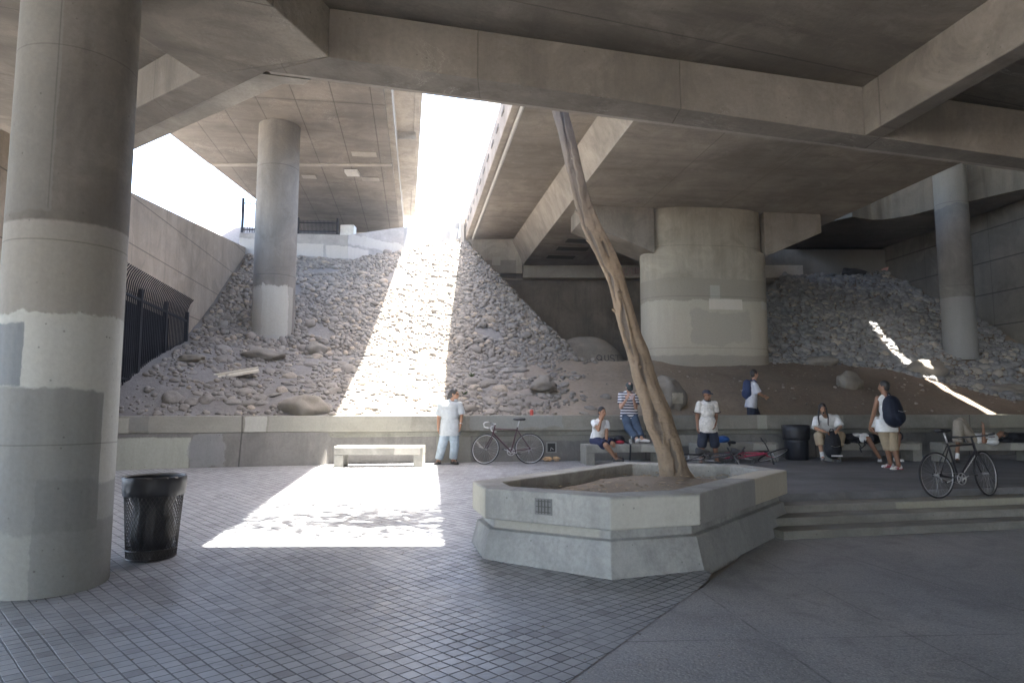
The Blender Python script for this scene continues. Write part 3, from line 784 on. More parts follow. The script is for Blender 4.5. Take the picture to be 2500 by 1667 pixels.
# pier
uL, uR = ray(*d(1468, 700))[0], ray(*d(1763, 700))[0]
yp = 23.9
pxc = yp * (uL + uR) / 2; prx = yp * (uR - uL) / 2 * 0.985; pry = 1.05
pb = terr(pxc, yp - 1) - 0.6
pz = lambda py: D(*d(1615, py), yp - pry).z
def oval(rx, ry, z, n=72): 
    out = []
    for i in range(n):
        a = 2 * PI * i / n
        ca, sa = math.cos(a), math.sin(a)
        out.append((rx * math.copysign(abs(ca) ** 0.62, ca), ry * math.copysign(abs(sa) ** 0.85, sa), z))
    return out
M_pier = concrete("pier_paint", (0.33, 0.295, 0.235), 'xz', streak='v', var=0.12, dark=0.45, mottle=0.3, patches=[
    (-9, 9, pz(695) - pb, pz(640) - pb, (0.26, 0.235, 0.19), 0.12, 0.9), (-9, 9, 0, pz(690) - pb, (0.40, 0.365, 0.295), 0.15, 0.9),
    (-0.2, 0.15, pz(685) - pb, pz(655) - pb, (0.36, 0.345, 0.30), 0.02, 0.9), (-0.25, 0.95, pz(710) - pb, pz(686) - pb, (0.52, 0.48, 0.41), 0.02, 1.0), (1.75, 2.1, pz(705) - pb, pz(687) - pb, (0.42, 0.395, 0.35), 0.03, 1.0),
    (-0.9, 1.2, pz(790) - pb, pz(715) - pb, (0.305, 0.285, 0.235), 0.35, 0.85), (-9, 9, -0.2, pz(815) - pb, (0.20, 0.185, 0.155), 0.1, 0.6)], joints=[('v', 1.75, 0.015, 0.55, 0.35)])
pier = empty("bridge_pier", (pxc, yp, pb), R(7.5)); tag(pier, "massive oval concrete pier with beige paint patches in the middle of the dirt bank", "pier")
ztop = ZB - pb
MB().rings([oval(prx, pry, 0), oval(prx, pry, (pz(572) - pb))]).build("pier_shaft", M_pier, pier, smooth=True, auto=50)
MB().rings([oval(prx * 0.93, pry * 0.98, (pz(572) - pb) + 0.002), oval(prx * 0.93, pry * 0.98, ztop)]).build("pier_head", M_pier, pier, smooth=True, auto=50)
# cap beam wings
M_capb = concrete("cap_beam", (0.255, 0.225, 0.19), 'xz', streak='v', var=0.25, dark=0.4)
def wing(x0, x1, za, zb_):
    return MB().add([(x0, -0.75, za), (x1, -0.75, zb_), (x1, 0.75, zb_), (x0, 0.75, za), (x0, -0.75, ztop + 0.01), (x1, -0.75, ztop + 0.01), (x1, 0.75, ztop + 0.01), (x0, 0.75, ztop + 0.01)],
                    [(0, 1, 2, 3), (4, 7, 6, 5), (0, 4, 5, 1), (1, 5, 6, 2), (2, 6, 7, 3), (3, 7, 4, 0)])
wing(-prx * 0.9, -prx - 2.35, pz(580) - pb, pz(514) - pb).build("cap_beam", M_capb, pier)
wing(prx * 0.9, prx + 1.9, pz(580) - pb, pz(520) - pb).build("cap_beam", M_capb, pier)

# ---- abutment under the right bridge
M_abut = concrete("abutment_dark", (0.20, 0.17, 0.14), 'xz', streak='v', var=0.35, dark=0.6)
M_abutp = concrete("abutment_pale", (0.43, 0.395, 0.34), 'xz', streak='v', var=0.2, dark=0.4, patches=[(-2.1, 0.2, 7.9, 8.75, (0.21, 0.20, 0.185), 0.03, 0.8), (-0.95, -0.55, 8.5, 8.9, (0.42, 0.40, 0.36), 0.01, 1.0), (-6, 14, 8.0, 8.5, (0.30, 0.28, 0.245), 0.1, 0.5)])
ab = empty("bridge_abutment", (5, yab, 0)); tag(ab, "dark stained concrete abutment wall with pale ledge under the broad right bridge", "abutment")
ainv = Matrix.Translation((-5, -yab, 0))
def apart(o): o.parent = ab; o.matrix_parent_inverse = ainv; return o
yA = 32.3
zl0 = D(*d(1300, 638), yA).z; zl1 = D(*d(1300, 609), yA).z; zb0 = D(*d(1130, 628), yA - 0.3).z
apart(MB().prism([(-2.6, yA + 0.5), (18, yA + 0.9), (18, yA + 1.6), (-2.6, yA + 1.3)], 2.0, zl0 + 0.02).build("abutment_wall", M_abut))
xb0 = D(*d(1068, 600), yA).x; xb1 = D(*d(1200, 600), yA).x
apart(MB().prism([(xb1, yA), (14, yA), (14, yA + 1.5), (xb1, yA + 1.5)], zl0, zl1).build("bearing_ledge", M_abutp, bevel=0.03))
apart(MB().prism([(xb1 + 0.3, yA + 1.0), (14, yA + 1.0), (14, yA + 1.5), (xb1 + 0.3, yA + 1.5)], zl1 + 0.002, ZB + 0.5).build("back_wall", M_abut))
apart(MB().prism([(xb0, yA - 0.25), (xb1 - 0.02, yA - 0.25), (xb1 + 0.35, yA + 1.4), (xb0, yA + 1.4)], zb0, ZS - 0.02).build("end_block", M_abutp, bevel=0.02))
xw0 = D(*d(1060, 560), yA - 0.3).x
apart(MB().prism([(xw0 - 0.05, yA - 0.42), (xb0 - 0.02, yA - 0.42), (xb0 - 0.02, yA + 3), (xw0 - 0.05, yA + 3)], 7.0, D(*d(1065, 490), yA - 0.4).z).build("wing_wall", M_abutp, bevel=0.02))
# scrawled letters on the ledge and on the mound
def scrawl(name, strokes, org, ux, uz, w, h, rad, mat, par_fn=None):
    mb = MB(); o = Vector(org)
    for s_ in strokes:
        pts = [o + ux * (x * w) + uz * (y * h) for x, y in s_]
        mb.tube(pts, rad, 5)
    ob = mb.build(name, mat)
    return par_fn(ob) if par_fn else ob
arc = lambda cx, cy, rx, ry, a0, a1, n=10: [(cx + rx * math.cos(R(a0 + (a1 - a0) * i / n)), cy + ry * math.sin(R(a0 + (a1 - a0) * i / n))) for i in range(n + 1)]
M_spray = simple("black_spray_paint", (0.03, 0.03, 0.032), 0.7)
M_spray2 = simple("faded_spray_paint", (0.42, 0.32, 0.30), 0.8)
g0 = D(*d(1432, 636), yA - 0.005)
scrawl("graffiti", [arc(0.12, .5, .1, .45, 60, 330), [(.3, .05), (.3, .95), (.42, .6), (.3, .5)], [(.5, .9), (.5, .2), (.6, .05), (.7, .2), (.7, .9)], [(.8, .1), (.8, .9), (.95, .1), (.95, .9)]], g0 + Vector((0, -0.01, 0.06)), Vector((1, 0, 0)), Vector((0, 0, 1)), 0.8, 0.42, 0.035, M_spray2, apart)

# ---- dirt mound with black scrawl
mx, my = D(*d(1345, 800), 25.2).x, 25.4
def mound():
    rs = []
    for k in range(1, 13):
        s = k / 12; r_ = []
        for i in range(40):
            a = 2 * PI * i / 40
            x = 1.75 * s * math.cos(a); y = 1.3 * s * math.sin(a)
            z = 1.35 * (1 - s ** 2.6) + 0.03 * mnoise.noise(Vector((x * 2, y * 2, 5)))
            r_.append((x, y, z))
        rs.append(r_)
    return MB().rings(rs, True, False)
M_mound = concrete("mound_plaster", (0.24, 0.215, 0.185), 'xy', streak='x', var=0.25, dark=0.3)
mo = empty("concrete_mound", (mx, my, terr(mx, my) - 0.35)); tag(mo, "rounded pale concrete hump scrawled with black graffiti left of the pier", "mound")
MB2 = mound().build("mound_body", M_mound, mo, smooth=True)
def mpt(x, v):
    # point on the camera side of the mound, v = height fraction
    z = 0.34 + v * 0.32
    s = (1 - z / 1.35) ** (1 / 2.6)
    yy = -1.3 * math.sqrt(max(s * s - (x / 1.75) ** 2, 0.01))
    return Vector((x, yy - 0.01, z))
mb = MB()
for s_ in (arc(0.1, .5, .1, .3, 0, 360, 14), [(.14, .35), (.24, .05)], [(.32, .8), (.31, .3), (.38, .12), (.46, .3), (.46, .85)], arc(.62, .65, .09, .2, 30, 270, 8) + arc(.6, .25, .09, .2, 90, -120, 8), [(.75, .85), (.95, .9)], [(.85, .88), (.84, .1)]):
    mb.tube([mpt(0.30 + x * 0.95, y) for x, y in s_], 0.016, 5)
mb.build("graffiti", M_spray, mo)

# ---- left abutment wall along the top of the cobble slope
tp = [((550, 600), 27.1, (550, 535)), ((680, 607), 27.85, (680, 537)), ((800, 600), 28.2, (800, 540)), ((900, 575), 29.9, (900, 525)), ((1050, 545), 32.2, (1056, 510))]
M_labut = concrete("upper_wall_paint", (0.31, 0.30, 0.285), 'xz', streak='x', var=0.18, dark=0.35, patches=[
    (-12, -9.6, 7.0, 8.6, (0.42, 0.41, 0.39), 0.15, 0.9), (-9.2, -7.9, 8.0, 8.55, (0.47, 0.44, 0.40), 0.06, 0.9), (-7.8, -6.2, 7.95, 8.5, (0.47, 0.44, 0.40), 0.1, 0.9), (-6.9, -4.9, 8.6, 9.05, (0.43, 0.41, 0.375), 0.2, 0.8),
    (-4.9, -2.0, 8.5, 11, (0.19, 0.195, 0.205), 0.05, 0.8), (-3.9, -3.4, 9.6, 10.4, (0.44, 0.43, 0.41), 0.03, 0.9), (-2.95, -2.55, 9.7, 10.3, (0.46, 0.45, 0.43), 0.02, 0.9)])
mb = MB(); n = len(tp)
lowp = [D(*d(*a), y) for a, y, b in tp]; topp = [D(*d(*b), y) for a, y, b in tp]
rs = []
for lo_, hi_ in zip(lowp, topp):
    rs.append([(lo_.x, lo_.y, lo_.z - 1.2), (hi_.x, hi_.y, hi_.z), (hi_.x - 0.08, hi_.y + 0.35, hi_.z), (lo_.x - 0.08, lo_.y + 0.35, lo_.z - 1.2)])
mb.rings(rs)
tag(mb.build("slope_top_wall", M_labut), "low patched wall along the top of the cobble slope under the left bridge", "wall")
# shelf and backwall behind it
sh = [(p.x, p.y + 0.3) for p in topp]
zsh = 8.55
pl = [(sh[0][0], sh[0][1]), (sh[1][0], sh[1][1]), (sh[2][0], sh[2][1]), (sh[3][0], sh[3][1]), (sh[4][0], sh[4][1]), (xw0 + 0.3, 36.5), (-13.5, 36.5)]
struct(MB().prism(pl, 5, zsh).build("bridge_shelf", M_abutp))
tag(MB().prism([(-14, 35.65), (-4.0, 35.65), (-4.0, 36.6), (-14, 36.6)], 5, ZL + 0.2).build("bridge_abutment", M_abutp), "pale abutment wall closing the far end of the high left bridge", "abutment")
tag(MB().box(D(*d(800, 531), 30.2) + Vector((0, 0, -0.05)), (0.62, 0.5, 0.55)).build("utility_box", simple("box_white", (0.6, 0.6, 0.57), 0.6), bevel=0.02), "small white utility box on the wall at the far end of the fence", "utility box")

# ---- left panel wall and iron fences
def pw_x(y): return -6.9 - 0.144 * y
M_panel = concrete("panel_wall", (0.37, 0.305, 0.235), 'yz', streak='v', var=0.15, dark=0.3, boards=('u', 0.55), joints=[('u', 1.1, 0.015, 0.2, 0.35), ('v', 1.15, 0.02, 0.1, 0.7)], white=0.0)
q0 = D(*d(310, 447), 17.3); 
def ptop(px, py):
    a, r = ray(*d(px, py)); y = -6.9 / (a + 0.144); return Vector((a * y, y, CAM_Z + r * y))
t0, t1 = ptop(312, 447), ptop(550, 562)  # top edge follows the shade line; the sunlit wall above is left out
sl = (t1.z - t0.z) / (t1.y - t0.y)
zt_ = lambda y: t0.z + sl * (y - t0.y)
ya, yb_ = 10.5, 27.5
tag(MB().add([(pw_x(ya), ya, 0), (pw_x(yb_), yb_, 0), (pw_x(yb_), yb_, zt_(yb_)), (pw_x(ya), ya, zt_(ya)), (pw_x(ya) - .4, ya, 0), (pw_x(yb_) - .4, yb_, 0), (pw_x(yb_) - .4, yb_, zt_(yb_)), (pw_x(ya) - .4, ya, zt_(ya))],
         [(0, 1, 2, 3), (7, 6, 5, 4), (0, 4, 5, 1), (1, 5, 6, 2), (2, 6, 7, 3), (3, 7, 4, 0)]).build("retaining_wall", M_panel), "tall tan panelled retaining wall on the left beside the cobble slope", "retaining wall")
M_iron = simple("black_iron", (0.012, 0.012, 0.016), 0.7, 0.0, spec=0.2)
fe = empty("iron_fence", (-9.5, 18.5, 3)); tag(fe, "black iron picket fence with curled tops against the tan panelled wall", "fence")
finv = Matrix.Translation((9.5, -18.5, -3))
def fpart(o): o.parent = fe; o.matrix_parent_inverse = finv; return o
fy0 = 13.0
a, r = ray(*d(431, 690))
off = 0.14
fy1 = (-6.9 + off) / (a + 0.144)
fx = lambda y: -6.9 + off - 0.144 * y
a2, r2 = ray(*d(431, 690)); ztF1 = CAM_Z + r2 * fy1
a3, r3 = ray(*d(300, 618)); yF0 = (-6.9 + off) / (a3 + 0.144); ztF0 = CAM_Z + r3 * yF0
zF = lambda y: ztF0 + (ztF1 - ztF0) * (y - yF0) / (fy1 - yF0)
mb = MB(); yy = fy0
while yy < fy1:
    zt2 = zF(yy); zb2 = terr(fx(yy), max(yy, bed_y(fx(yy)))) - 0.3
    P = [(fx(yy), yy, zb2), (fx(yy), yy, zt2 - 0.55), (fx(yy) + 0.03, yy, zt2 - 0.30), (fx(yy) + 0.10, yy, zt2 - 0.12), (fx(yy) + 0.20, yy, zt2)]
    mb.tube(P, 0.016, 5); yy += 0.115
fpart(mb.build("pickets", M_iron))
for zz in (0.62, 2.6):
    o = MB().bar((fx(fy0), fy0, zF(fy0) - zz), (fx(fy1), fy1, zF(fy1) - zz), 0.05, 0.06).build("rail", M_iron); fpart(o)
for yy in np.arange(fy0 + 0.2, fy1 + 0.05, (fy1 - fy0 - 0.2) / 4 - 1e-6):
    fpart(MB().box((fx(yy), yy, (zF(yy) - 0.35 + 2.5) / 2), (0.09, 0.09, zF(yy) - 0.35 - 2.5)).build("post", M_iron))
# short return to the wall and dark sheet gate behind
mb = MB()
for i in range(1, 9):
    x = fx(fy1) - off * i / 9; mb.tube([(x, fy1, 2.6), (x, fy1, zF(fy1) - 0.35)], 0.016, 5)

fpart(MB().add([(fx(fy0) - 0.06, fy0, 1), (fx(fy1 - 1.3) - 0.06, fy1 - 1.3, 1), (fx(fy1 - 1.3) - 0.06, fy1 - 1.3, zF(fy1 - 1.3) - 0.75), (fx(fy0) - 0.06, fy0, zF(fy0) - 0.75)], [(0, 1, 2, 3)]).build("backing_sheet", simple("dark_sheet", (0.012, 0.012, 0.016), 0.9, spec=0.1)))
# fence above the slope-top wall
def picket_fence(name, a, b, h, n, label, solid=False):
    fo = empty(name, (0, 0, 0)); fo.location = a
    a = Vector(a); b = Vector(b); mb = MB()
    for i in range(n + 1):
        p = (b - a) * (i / n); mb.tube([p, p + Vector((0, 0, h))], 0.014, 5)
    mb.build("pickets", M_iron, fo)
    for zz in (0.12, h - 0.12):
        MB().bar(Vector((0, 0, zz)), (b - a) + Vector((0, 0, zz)), 0.03, 0.04).build("rail", M_iron, fo)
    for p in (Vector((0, 0, 0)), b - a):
        MB().box(p + Vector((0, 0, h / 2 + 0.05)), (0.09, 0.09, h + 0.1)).build("post", M_iron, fo)
    return tag(fo, label, "fence")
picket_fence("iron_fence", D(*d(556, 534), 27.5), D(*d(596, 534), 27.7), 1.35, 7, "tall black iron fence panel at the corner behind the slim column")
picket_fence("iron_fence", D(*d(684, 537), 29.4), D(*d(775, 538), 29.9), 0.62, 30, "short black iron fence under the end of the high left bridge")

# ---- far right: slope-top wall, retaining wall, ramp, column, added shade decks
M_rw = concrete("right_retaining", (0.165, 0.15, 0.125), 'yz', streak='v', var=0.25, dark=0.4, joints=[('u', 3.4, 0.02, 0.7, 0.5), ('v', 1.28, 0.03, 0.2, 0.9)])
rwx = lambda y: 18.0 + 0.144 * (32.6 - y)
tag(MB().add([(rwx(33), 33, 0), (rwx(15), 15, 0), (rwx(15), 15, 9.45), (rwx(33), 33, 9.45), (rwx(33) + .5, 33, 0), (rwx(15) + .5, 15, 0), (rwx(15) + .5, 15, 9.45), (rwx(33) + .5, 33, 9.45)],
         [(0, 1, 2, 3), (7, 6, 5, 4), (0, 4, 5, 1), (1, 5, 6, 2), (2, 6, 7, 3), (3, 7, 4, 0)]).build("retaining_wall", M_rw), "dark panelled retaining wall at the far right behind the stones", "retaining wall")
zt3 = D(*d(1900, 573), 32.4).z
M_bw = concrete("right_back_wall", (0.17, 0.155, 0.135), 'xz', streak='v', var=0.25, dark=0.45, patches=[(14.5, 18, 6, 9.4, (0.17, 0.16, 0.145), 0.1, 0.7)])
tag(MB().prism([(10.5, 32.4), (18.4, 32.4), (18.4, 32.8), (10.5, 32.8)], 3, zt3).build("slope_top_wall", M_bw), "plain grey wall at the top of the right stone slope behind the pier", "wall")
q1 = D(*d(1984, 573), 32.6); q2 = D(*d(2036, 573), 32.6)
picket_fence("iron_fence", q1 - Vector((3.2, 0, 0)), q2, 0.55, 46, "dim iron fence on the wall at the top of the right stone slope")
struct(MB().prism([(10.5, 33.5), (18.5, 33.5), (18.5, 34), (10.5, 34)], 3, zt3 + 0.6).build("far_embankment", concrete("far_bank", (0.33, 0.29, 0.24), 'xz')))
ZR = 9.5
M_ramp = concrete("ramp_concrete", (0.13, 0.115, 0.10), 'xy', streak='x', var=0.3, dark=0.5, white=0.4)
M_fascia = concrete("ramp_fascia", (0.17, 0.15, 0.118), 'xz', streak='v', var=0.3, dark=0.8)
ramp = empty("ramp_bridge", (19, 29, ZR)); tag(ramp, "dark curved ramp bridge with streaked edge beam at the far right", "bridge")
rminv = Matrix.Translation((-19, -29, -ZR))
edge_px = [(2560, 448), (2500, 462), (2400, 485), (2340, 498), (2281, 511), (2230, 525), (2179, 534), (2150, 537), (2121, 537), (2100, 534), (2082, 530)]
ep = [U(*p, ZR) for p in edge_px]
ep2 = [(p.x, p.y) for p in ep]
last = ep2[-1]
poly = [(34, 20.5)] + ep2[::1]
outer = [(34, 18.5), (24, 21.2)] + ep2 + [(last[0] - 0.8, last[1] + 1.0), (last[0] - 0.5, 40), (34, 40)]
outer = outer[::-1]
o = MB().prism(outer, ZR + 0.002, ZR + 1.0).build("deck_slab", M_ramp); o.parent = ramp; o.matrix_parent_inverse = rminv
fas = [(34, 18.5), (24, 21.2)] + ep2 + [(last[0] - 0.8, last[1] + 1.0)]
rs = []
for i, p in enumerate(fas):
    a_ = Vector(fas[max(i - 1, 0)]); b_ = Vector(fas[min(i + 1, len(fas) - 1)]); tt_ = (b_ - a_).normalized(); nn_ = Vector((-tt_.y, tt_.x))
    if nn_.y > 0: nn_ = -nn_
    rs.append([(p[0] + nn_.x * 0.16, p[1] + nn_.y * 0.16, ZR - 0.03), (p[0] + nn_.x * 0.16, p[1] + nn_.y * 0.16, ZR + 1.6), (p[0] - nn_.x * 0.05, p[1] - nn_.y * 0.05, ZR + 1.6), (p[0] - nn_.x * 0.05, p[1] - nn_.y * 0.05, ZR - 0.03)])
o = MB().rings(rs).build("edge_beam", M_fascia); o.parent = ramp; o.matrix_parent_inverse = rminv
uL, uR = ray(*d(2158, 640))[0], ray(*d(2234, 640))[0]
yc2 = 24.9; rcx = yc2 * (uL + uR) / 2; rr = yc2 * (uR - uL) / 2 * 0.955 * 0.93
rbz = terr(rcx, yc2) - 0.3
zz_ = lambda py: D(*d(2195, py), yc2 - rr).z - rbz
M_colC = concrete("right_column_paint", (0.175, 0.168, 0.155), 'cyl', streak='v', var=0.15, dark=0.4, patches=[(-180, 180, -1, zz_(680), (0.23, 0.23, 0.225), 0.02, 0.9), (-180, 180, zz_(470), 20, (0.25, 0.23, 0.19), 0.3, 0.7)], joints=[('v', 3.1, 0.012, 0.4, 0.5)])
column_at("bridge_column", rcx, yc2, rbz, ZR + 1.3, rr, M_colC, "slim round concrete column at the right standing on the dark stone slope")
uv = empty("shade_decks", (16, 15, 13)); tag(uv, "unseen concrete decks added over the right side to shade it", "viaduct")
for (x0, x1, y0_, y1_) in ((7.5, 15.85, -30, 40), (16.2, 46, -30, 40), (15.85, 16.2, -30, 19.7)):  # unseen decks added as shade cover; the slit lets a sun streak through
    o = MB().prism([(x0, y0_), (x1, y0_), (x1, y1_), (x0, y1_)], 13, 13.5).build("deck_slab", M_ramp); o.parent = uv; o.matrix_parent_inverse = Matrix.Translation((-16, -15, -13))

tag(MB().prism([(27, -30), (27.6, -30), (27.6, 31), (27, 31)], 0, 12.99).build('light_block_wall', M_rw), 'tall unseen wall added far to the right to keep light out', 'wall')  # added out of view to stop light coming in from the right
tag(MB().prism([(8, 40.05), (46, 40.05), (46, 40.8), (8, 40.8)], 4, 13.5).build('bridge_abutment', M_abut), 'dark wall added far behind the curved ramp to block the sky', 'abutment')  # added to close the bright sky gap under the decks
# ---- street lamp seen in the gap
lx = D(*d(1060, 500), 35.5)
M_lamp = simple("galvanised_pole", (0.55, 0.56, 0.57), 0.5, 0.3)
lp = empty("street_lamp", (lx.x, 35.5, 8.5)); tag(lp, "tall slim street lamp with a curved arm standing in the sky gap", "street lamp")
ztp = D(*d(1062, 236), 35.5).z - 8.5
MB().tube([(0, 0, 0), (0, 0, ztp - 1.2), (0.04, 0, ztp - 0.7), (0.25, 0, ztp - 0.25), (0.7, 0, ztp - 0.02), (1.6, 0, ztp)], [0.11, 0.075, 0.07, 0.06, 0.05, 0.045], 10).build("pole", M_lamp, lp, smooth=True)
MB().ell((1.75, 0, ztp - 0.02), (0.32, 0.13, 0.08)).build("lamp_head", simple("lamp_head_white", (0.7, 0.7, 0.7), 0.4), lp, smooth=True)
# ================================================================== STONES
def rock_mesh(seed, sub=2, flat=0.7, rough=0.18, sharp=0.0):
    bm = bmesh.new()
    bmesh.ops.create_icosphere(bm, subdivisions=sub, radius=1.0)
    rs = random.Random(seed); off = Vector((rs.random() * 50, rs.random() * 50, rs.random() * 50))
    planes = [(Vector((rs.gauss(0, 1), rs.gauss(0, 1), rs.gauss(0, 1))).normalized(), rs.uniform(0.72, 0.95)) for _ in range(7)] if sharp else []
    for v in bm.verts:
        p = v.co.normalized()
        k = 1 + rough * mnoise.noise(p * 1.3 + off) * 1.6 + rough * 0.4 * mnoise.noise(p * 3.5 + off)
        q = p * k
        for n_, h_ in planes:
            dd = q.dot(n_)
            if dd > h_: q -= n_ * (dd - h_) * sharp
        v.co = Vector((q.x, q.y, q.z * flat))
    vs = [v.co.copy() for v in bm.verts]; fs = [tuple(v.index for v in f.verts) for f in bm.faces]
    bm.free()
    return np.array([tuple(v) for v in vs]), fs
def stone_mat(name, a, b, cc, scale=5.0):
    t = NT(name)
    gi = t.t.nodes.new("ShaderNodeNewGeometry")
    rnd = gi.outputs["Random Per Island"]
    oi = t.t.nodes.new("ShaderNodeObjectInfo")
    rr_ = t.math('FRACT', t.math('ADD', rnd, oi.outputs["Random"]))
    n = t.noise(t.obj, scale, 5, 0.65); n2 = t.noise(t.obj, scale * 7, 4, 0.7)
    c = t.mix(rr_, a, b); c = t.mix(t.rng(rr_, 0.82, 0.95), c, cc)
    c = t.mix(t.math('MULTIPLY', t.rng(n, 0.45, 0.7), 0.5), c, tuple(x * 0.6 for x in a))
    c = t.mix(t.math('MULTIPLY', t.rng(n2, 0.5, 0.8), 0.3), c, tuple(min(1, x * 1.4) for x in b))
    return t.fin(c, 0.9, t.math('ADD', n, n2), 0.4, 0.03, 0.3)
M_rip = stone_mat("slope_stones", (0.185, 0.165, 0.142), (0.27, 0.245, 0.215), (0.34, 0.28, 0.215))
M_ripd = stone_mat("dark_slope_stones", (0.165, 0.165, 0.168), (0.275, 0.268, 0.255), (0.33, 0.29, 0.235))
M_cob = stone_mat("bank_cobbles", (0.19, 0.172, 0.15), (0.26, 0.24, 0.215), (0.33, 0.28, 0.22))
M_boul = stone_mat("boulder_stone", (0.185, 0.165, 0.14), (0.235, 0.212, 0.18), (0.22, 0.195, 0.16), 2.2)
protos = [rock_mesh(100 + i, 2, random.uniform(0.6, 0.8), 0.16) for i in range(14)]
def normal_at(x, y):
    e = 0.15
    return Vector((-(terr(x + e, y, False) - terr(x - e, y, False)) / (2 * e), -(terr(x, y + e, False) - terr(x, y - e, False)) / (2 * e), 1)).normalized()
def scatter(pts, sizes, sink, rs):
    V_ = []; F_ = []; o = 0
    for (x, y), s in zip(pts, sizes):
        pv, pf = protos[rs.randrange(len(protos))]
        n = normal_at(x, y)
        q = n.to_track_quat('Z', 'Y').to_matrix() @ Matrix.Rotation(rs.random() * 6.28, 3, 'Z') @ Matrix.Rotation(rs.gauss(0, 0.25), 3, 'X')
        m = np.array(q) @ np.diag([s * rs.uniform(0.9, 1.35), s * rs.uniform(0.75, 1.0), s * rs.uniform(0.8, 1.15)])
        c = np.array((x, y, terr(x, y))) + np.array(n) * s * (0.62 - sink)
        V_.append(pv @ m.T + c)
        F_ += [tuple(i + o for i in f) for f in pf]; o += len(pv)
    V_ = np.concatenate(V_)
    mb = MB(); mb.v = V_.tolist(); mb.f = F_
    return mb
def jgrid(x0, x1, y0, y1, s, rs, ok):
    out = []
    yy = y0; r = 0
    while yy < y1:
        xx = x0 + (s / 2 if r % 2 else 0)
        while xx < x1:
            px_, py_ = xx + rs.uniform(-.32, .32) * s, yy + rs.uniform(-.32, .32) * s
            if ok(px_, py_): out.append((px_, py_))
            xx += s
        yy += s * 0.80; r += 1
    return out
rs = random.Random(5)
wl = [(p.x, p.y) for p in lowp]
def wall_back(x):
    for a, b in zip(wl[:-1], wl[1:]):
        if x <= b[0]: return a[1] + (b[1] - a[1]) * (x - a[0]) / (b[0] - a[0])
    return 32.2
def okL(x, y):
    if x < pw_x(y) + 0.15 or (x - lcx) ** 2 + (y - yc) ** 2 < (rad - .05) ** 2: return False
    yt = toe(x) - 0.15 + 0.25 * mnoise.noise(Vector((x * 0.9, 0, 2)))
    if y < yt or y > (wall_back(x) + 0.05 if x < -2.6 else 33): return False
    zt = 1.46 + 0.35 * (toe(x) - bed_y(x))
    sideL = 3.31 - 1.15 * (x - 2.2) + 0.12 * (y - 22.4)
    if x > -2.0 and sideL < zt + 0.6 * (y - toe(x)) - 0.55: return False
    if mnoise.noise(Vector((x * 0.55, y * 0.8, 9))) > 0.47: return False
    return x < 3.2
ptsL = jgrid(-12, 3.4, 20, 33, 0.148, rs, okL)
o = scatter(ptsL, [rs.choice((0.055, 0.065, 0.078, 0.088, 0.105)) * rs.uniform(0.85, 1.15) * (1.0 if rs.random() > 0.035 else rs.uniform(1.4, 1.9)) for _ in ptsL], 0.28, rs).build("slope_cobbles", M_rip, smooth=True); stuff(o)
def okR(x, y):
    if x > rwx(y) - 0.1 or (x - rcx) ** 2 + (y - yc2) ** 2 < (rr - .05) ** 2: return False
    zt = 1.46 + 0.35 * (toe(x) - bed_y(x))
    yl = toe(x) - (0.25 if x < 13 else 0.25 + (x - 13) * 0.9)
    if y < max(yl, bed_y(x) + 1.2) or y > 32.5 or x < 8.4: return False
    return True
ptsR = jgrid(8.4, 21, 18, 32.6, 0.165, rs, okR)
o = scatter(ptsR, [rs.choice((0.06, 0.075, 0.085, 0.10, 0.15)) * rs.uniform(0.85, 1.15) for _ in ptsR], 0.45, rs).build("slope_cobbles", M_ripd, smooth=True); stuff(o)
print("riprap", len(ptsL), len(ptsR))
# loose bank in front of the left slope: 260 half-buried cobbles, one object each; the grit between them as one
cob_me = []
for i in range(14):
    pv, pf = rock_mesh(300 + i, 3, rs.uniform(0.55, 0.75), 0.22, 0.6 if i % 2 else 0.0)
    mb = MB(); mb.v = pv.tolist(); mb.f = pf
    me_o = mb.build("half_buried_cobble", M_cob, smooth=True); cob_me.append(me_o.data)
    bpy.data.objects.remove(me_o)
placed = []
tries = 0
while len(placed) < 290 and tries < 20000:
    tries += 1
    x = rs.uniform(-11.5, 2.6); y = rs.uniform(bed_y(x) + 0.25, toe(x) + 0.1)
    if x > 0.4 + 1.4 * mnoise.noise(Vector((y * 0.8, 1, 1))) + (y - 17) * 0.08 and rs.random() > 0.06: continue
    if x < pw_x(y) + 1.3 or (x - lcx) ** 2 + (y - yc) ** 2 < (rad + .2) ** 2: continue
    s = 0.09 + 0.11 * rs.random() ** 1.6
    if len(placed) < 50: s = rs.uniform(0.16, 0.25)
    if any((x - a) ** 2 + (y - b) ** 2 < (0.72 * (s + c_)) ** 2 for a, b, c_ in placed): continue
    placed.append((x, y, s))
for (x, y, s) in placed:
    ob = bpy.data.objects.new("half_buried_cobble", cob_me[rs.randrange(14)]); COL.objects.link(ob)
    n = normal_at(x, y)
    ob.rotation_euler = (n.to_track_quat('Z', 'Y').to_matrix() @ Matrix.Rotation(rs.random() * 6.28, 3, 'Z') @ Matrix.Rotation(rs.gauss(0, .15), 3, 'X')).to_euler()
    ob.scale = (s * rs.uniform(1.0, 1.45), s * rs.uniform(0.75, 1.0), s * rs.uniform(0.6, 0.95))
    ob.location = Vector((x, y, terr(x, y))) - n * s * 0.06
    tag(ob, "dusty cobble half buried in the grey bank behind the low wall", "cobble", "half buried cobbles in the left bank")
def okG(x, y): return y > bed_y(x) + 0.1 and y < toe(x) + 0.2 and x > pw_x(y) + 0.4 and x < 1.6 + 1.2 * mnoise.noise(Vector((y, 3, 1))) and mnoise.noise(Vector((x * 1.1, y * 1.1, 19))) > -0.25
ptsG = jgrid(-11, 3.2, 15, 23, 0.19, rs, okG)
stuff(scatter(ptsG, [0.03 + 0.07 * rs.random() ** 1.8 for _ in ptsG], 0.42, rs).build("bank_grit", M_cob, smooth=True))
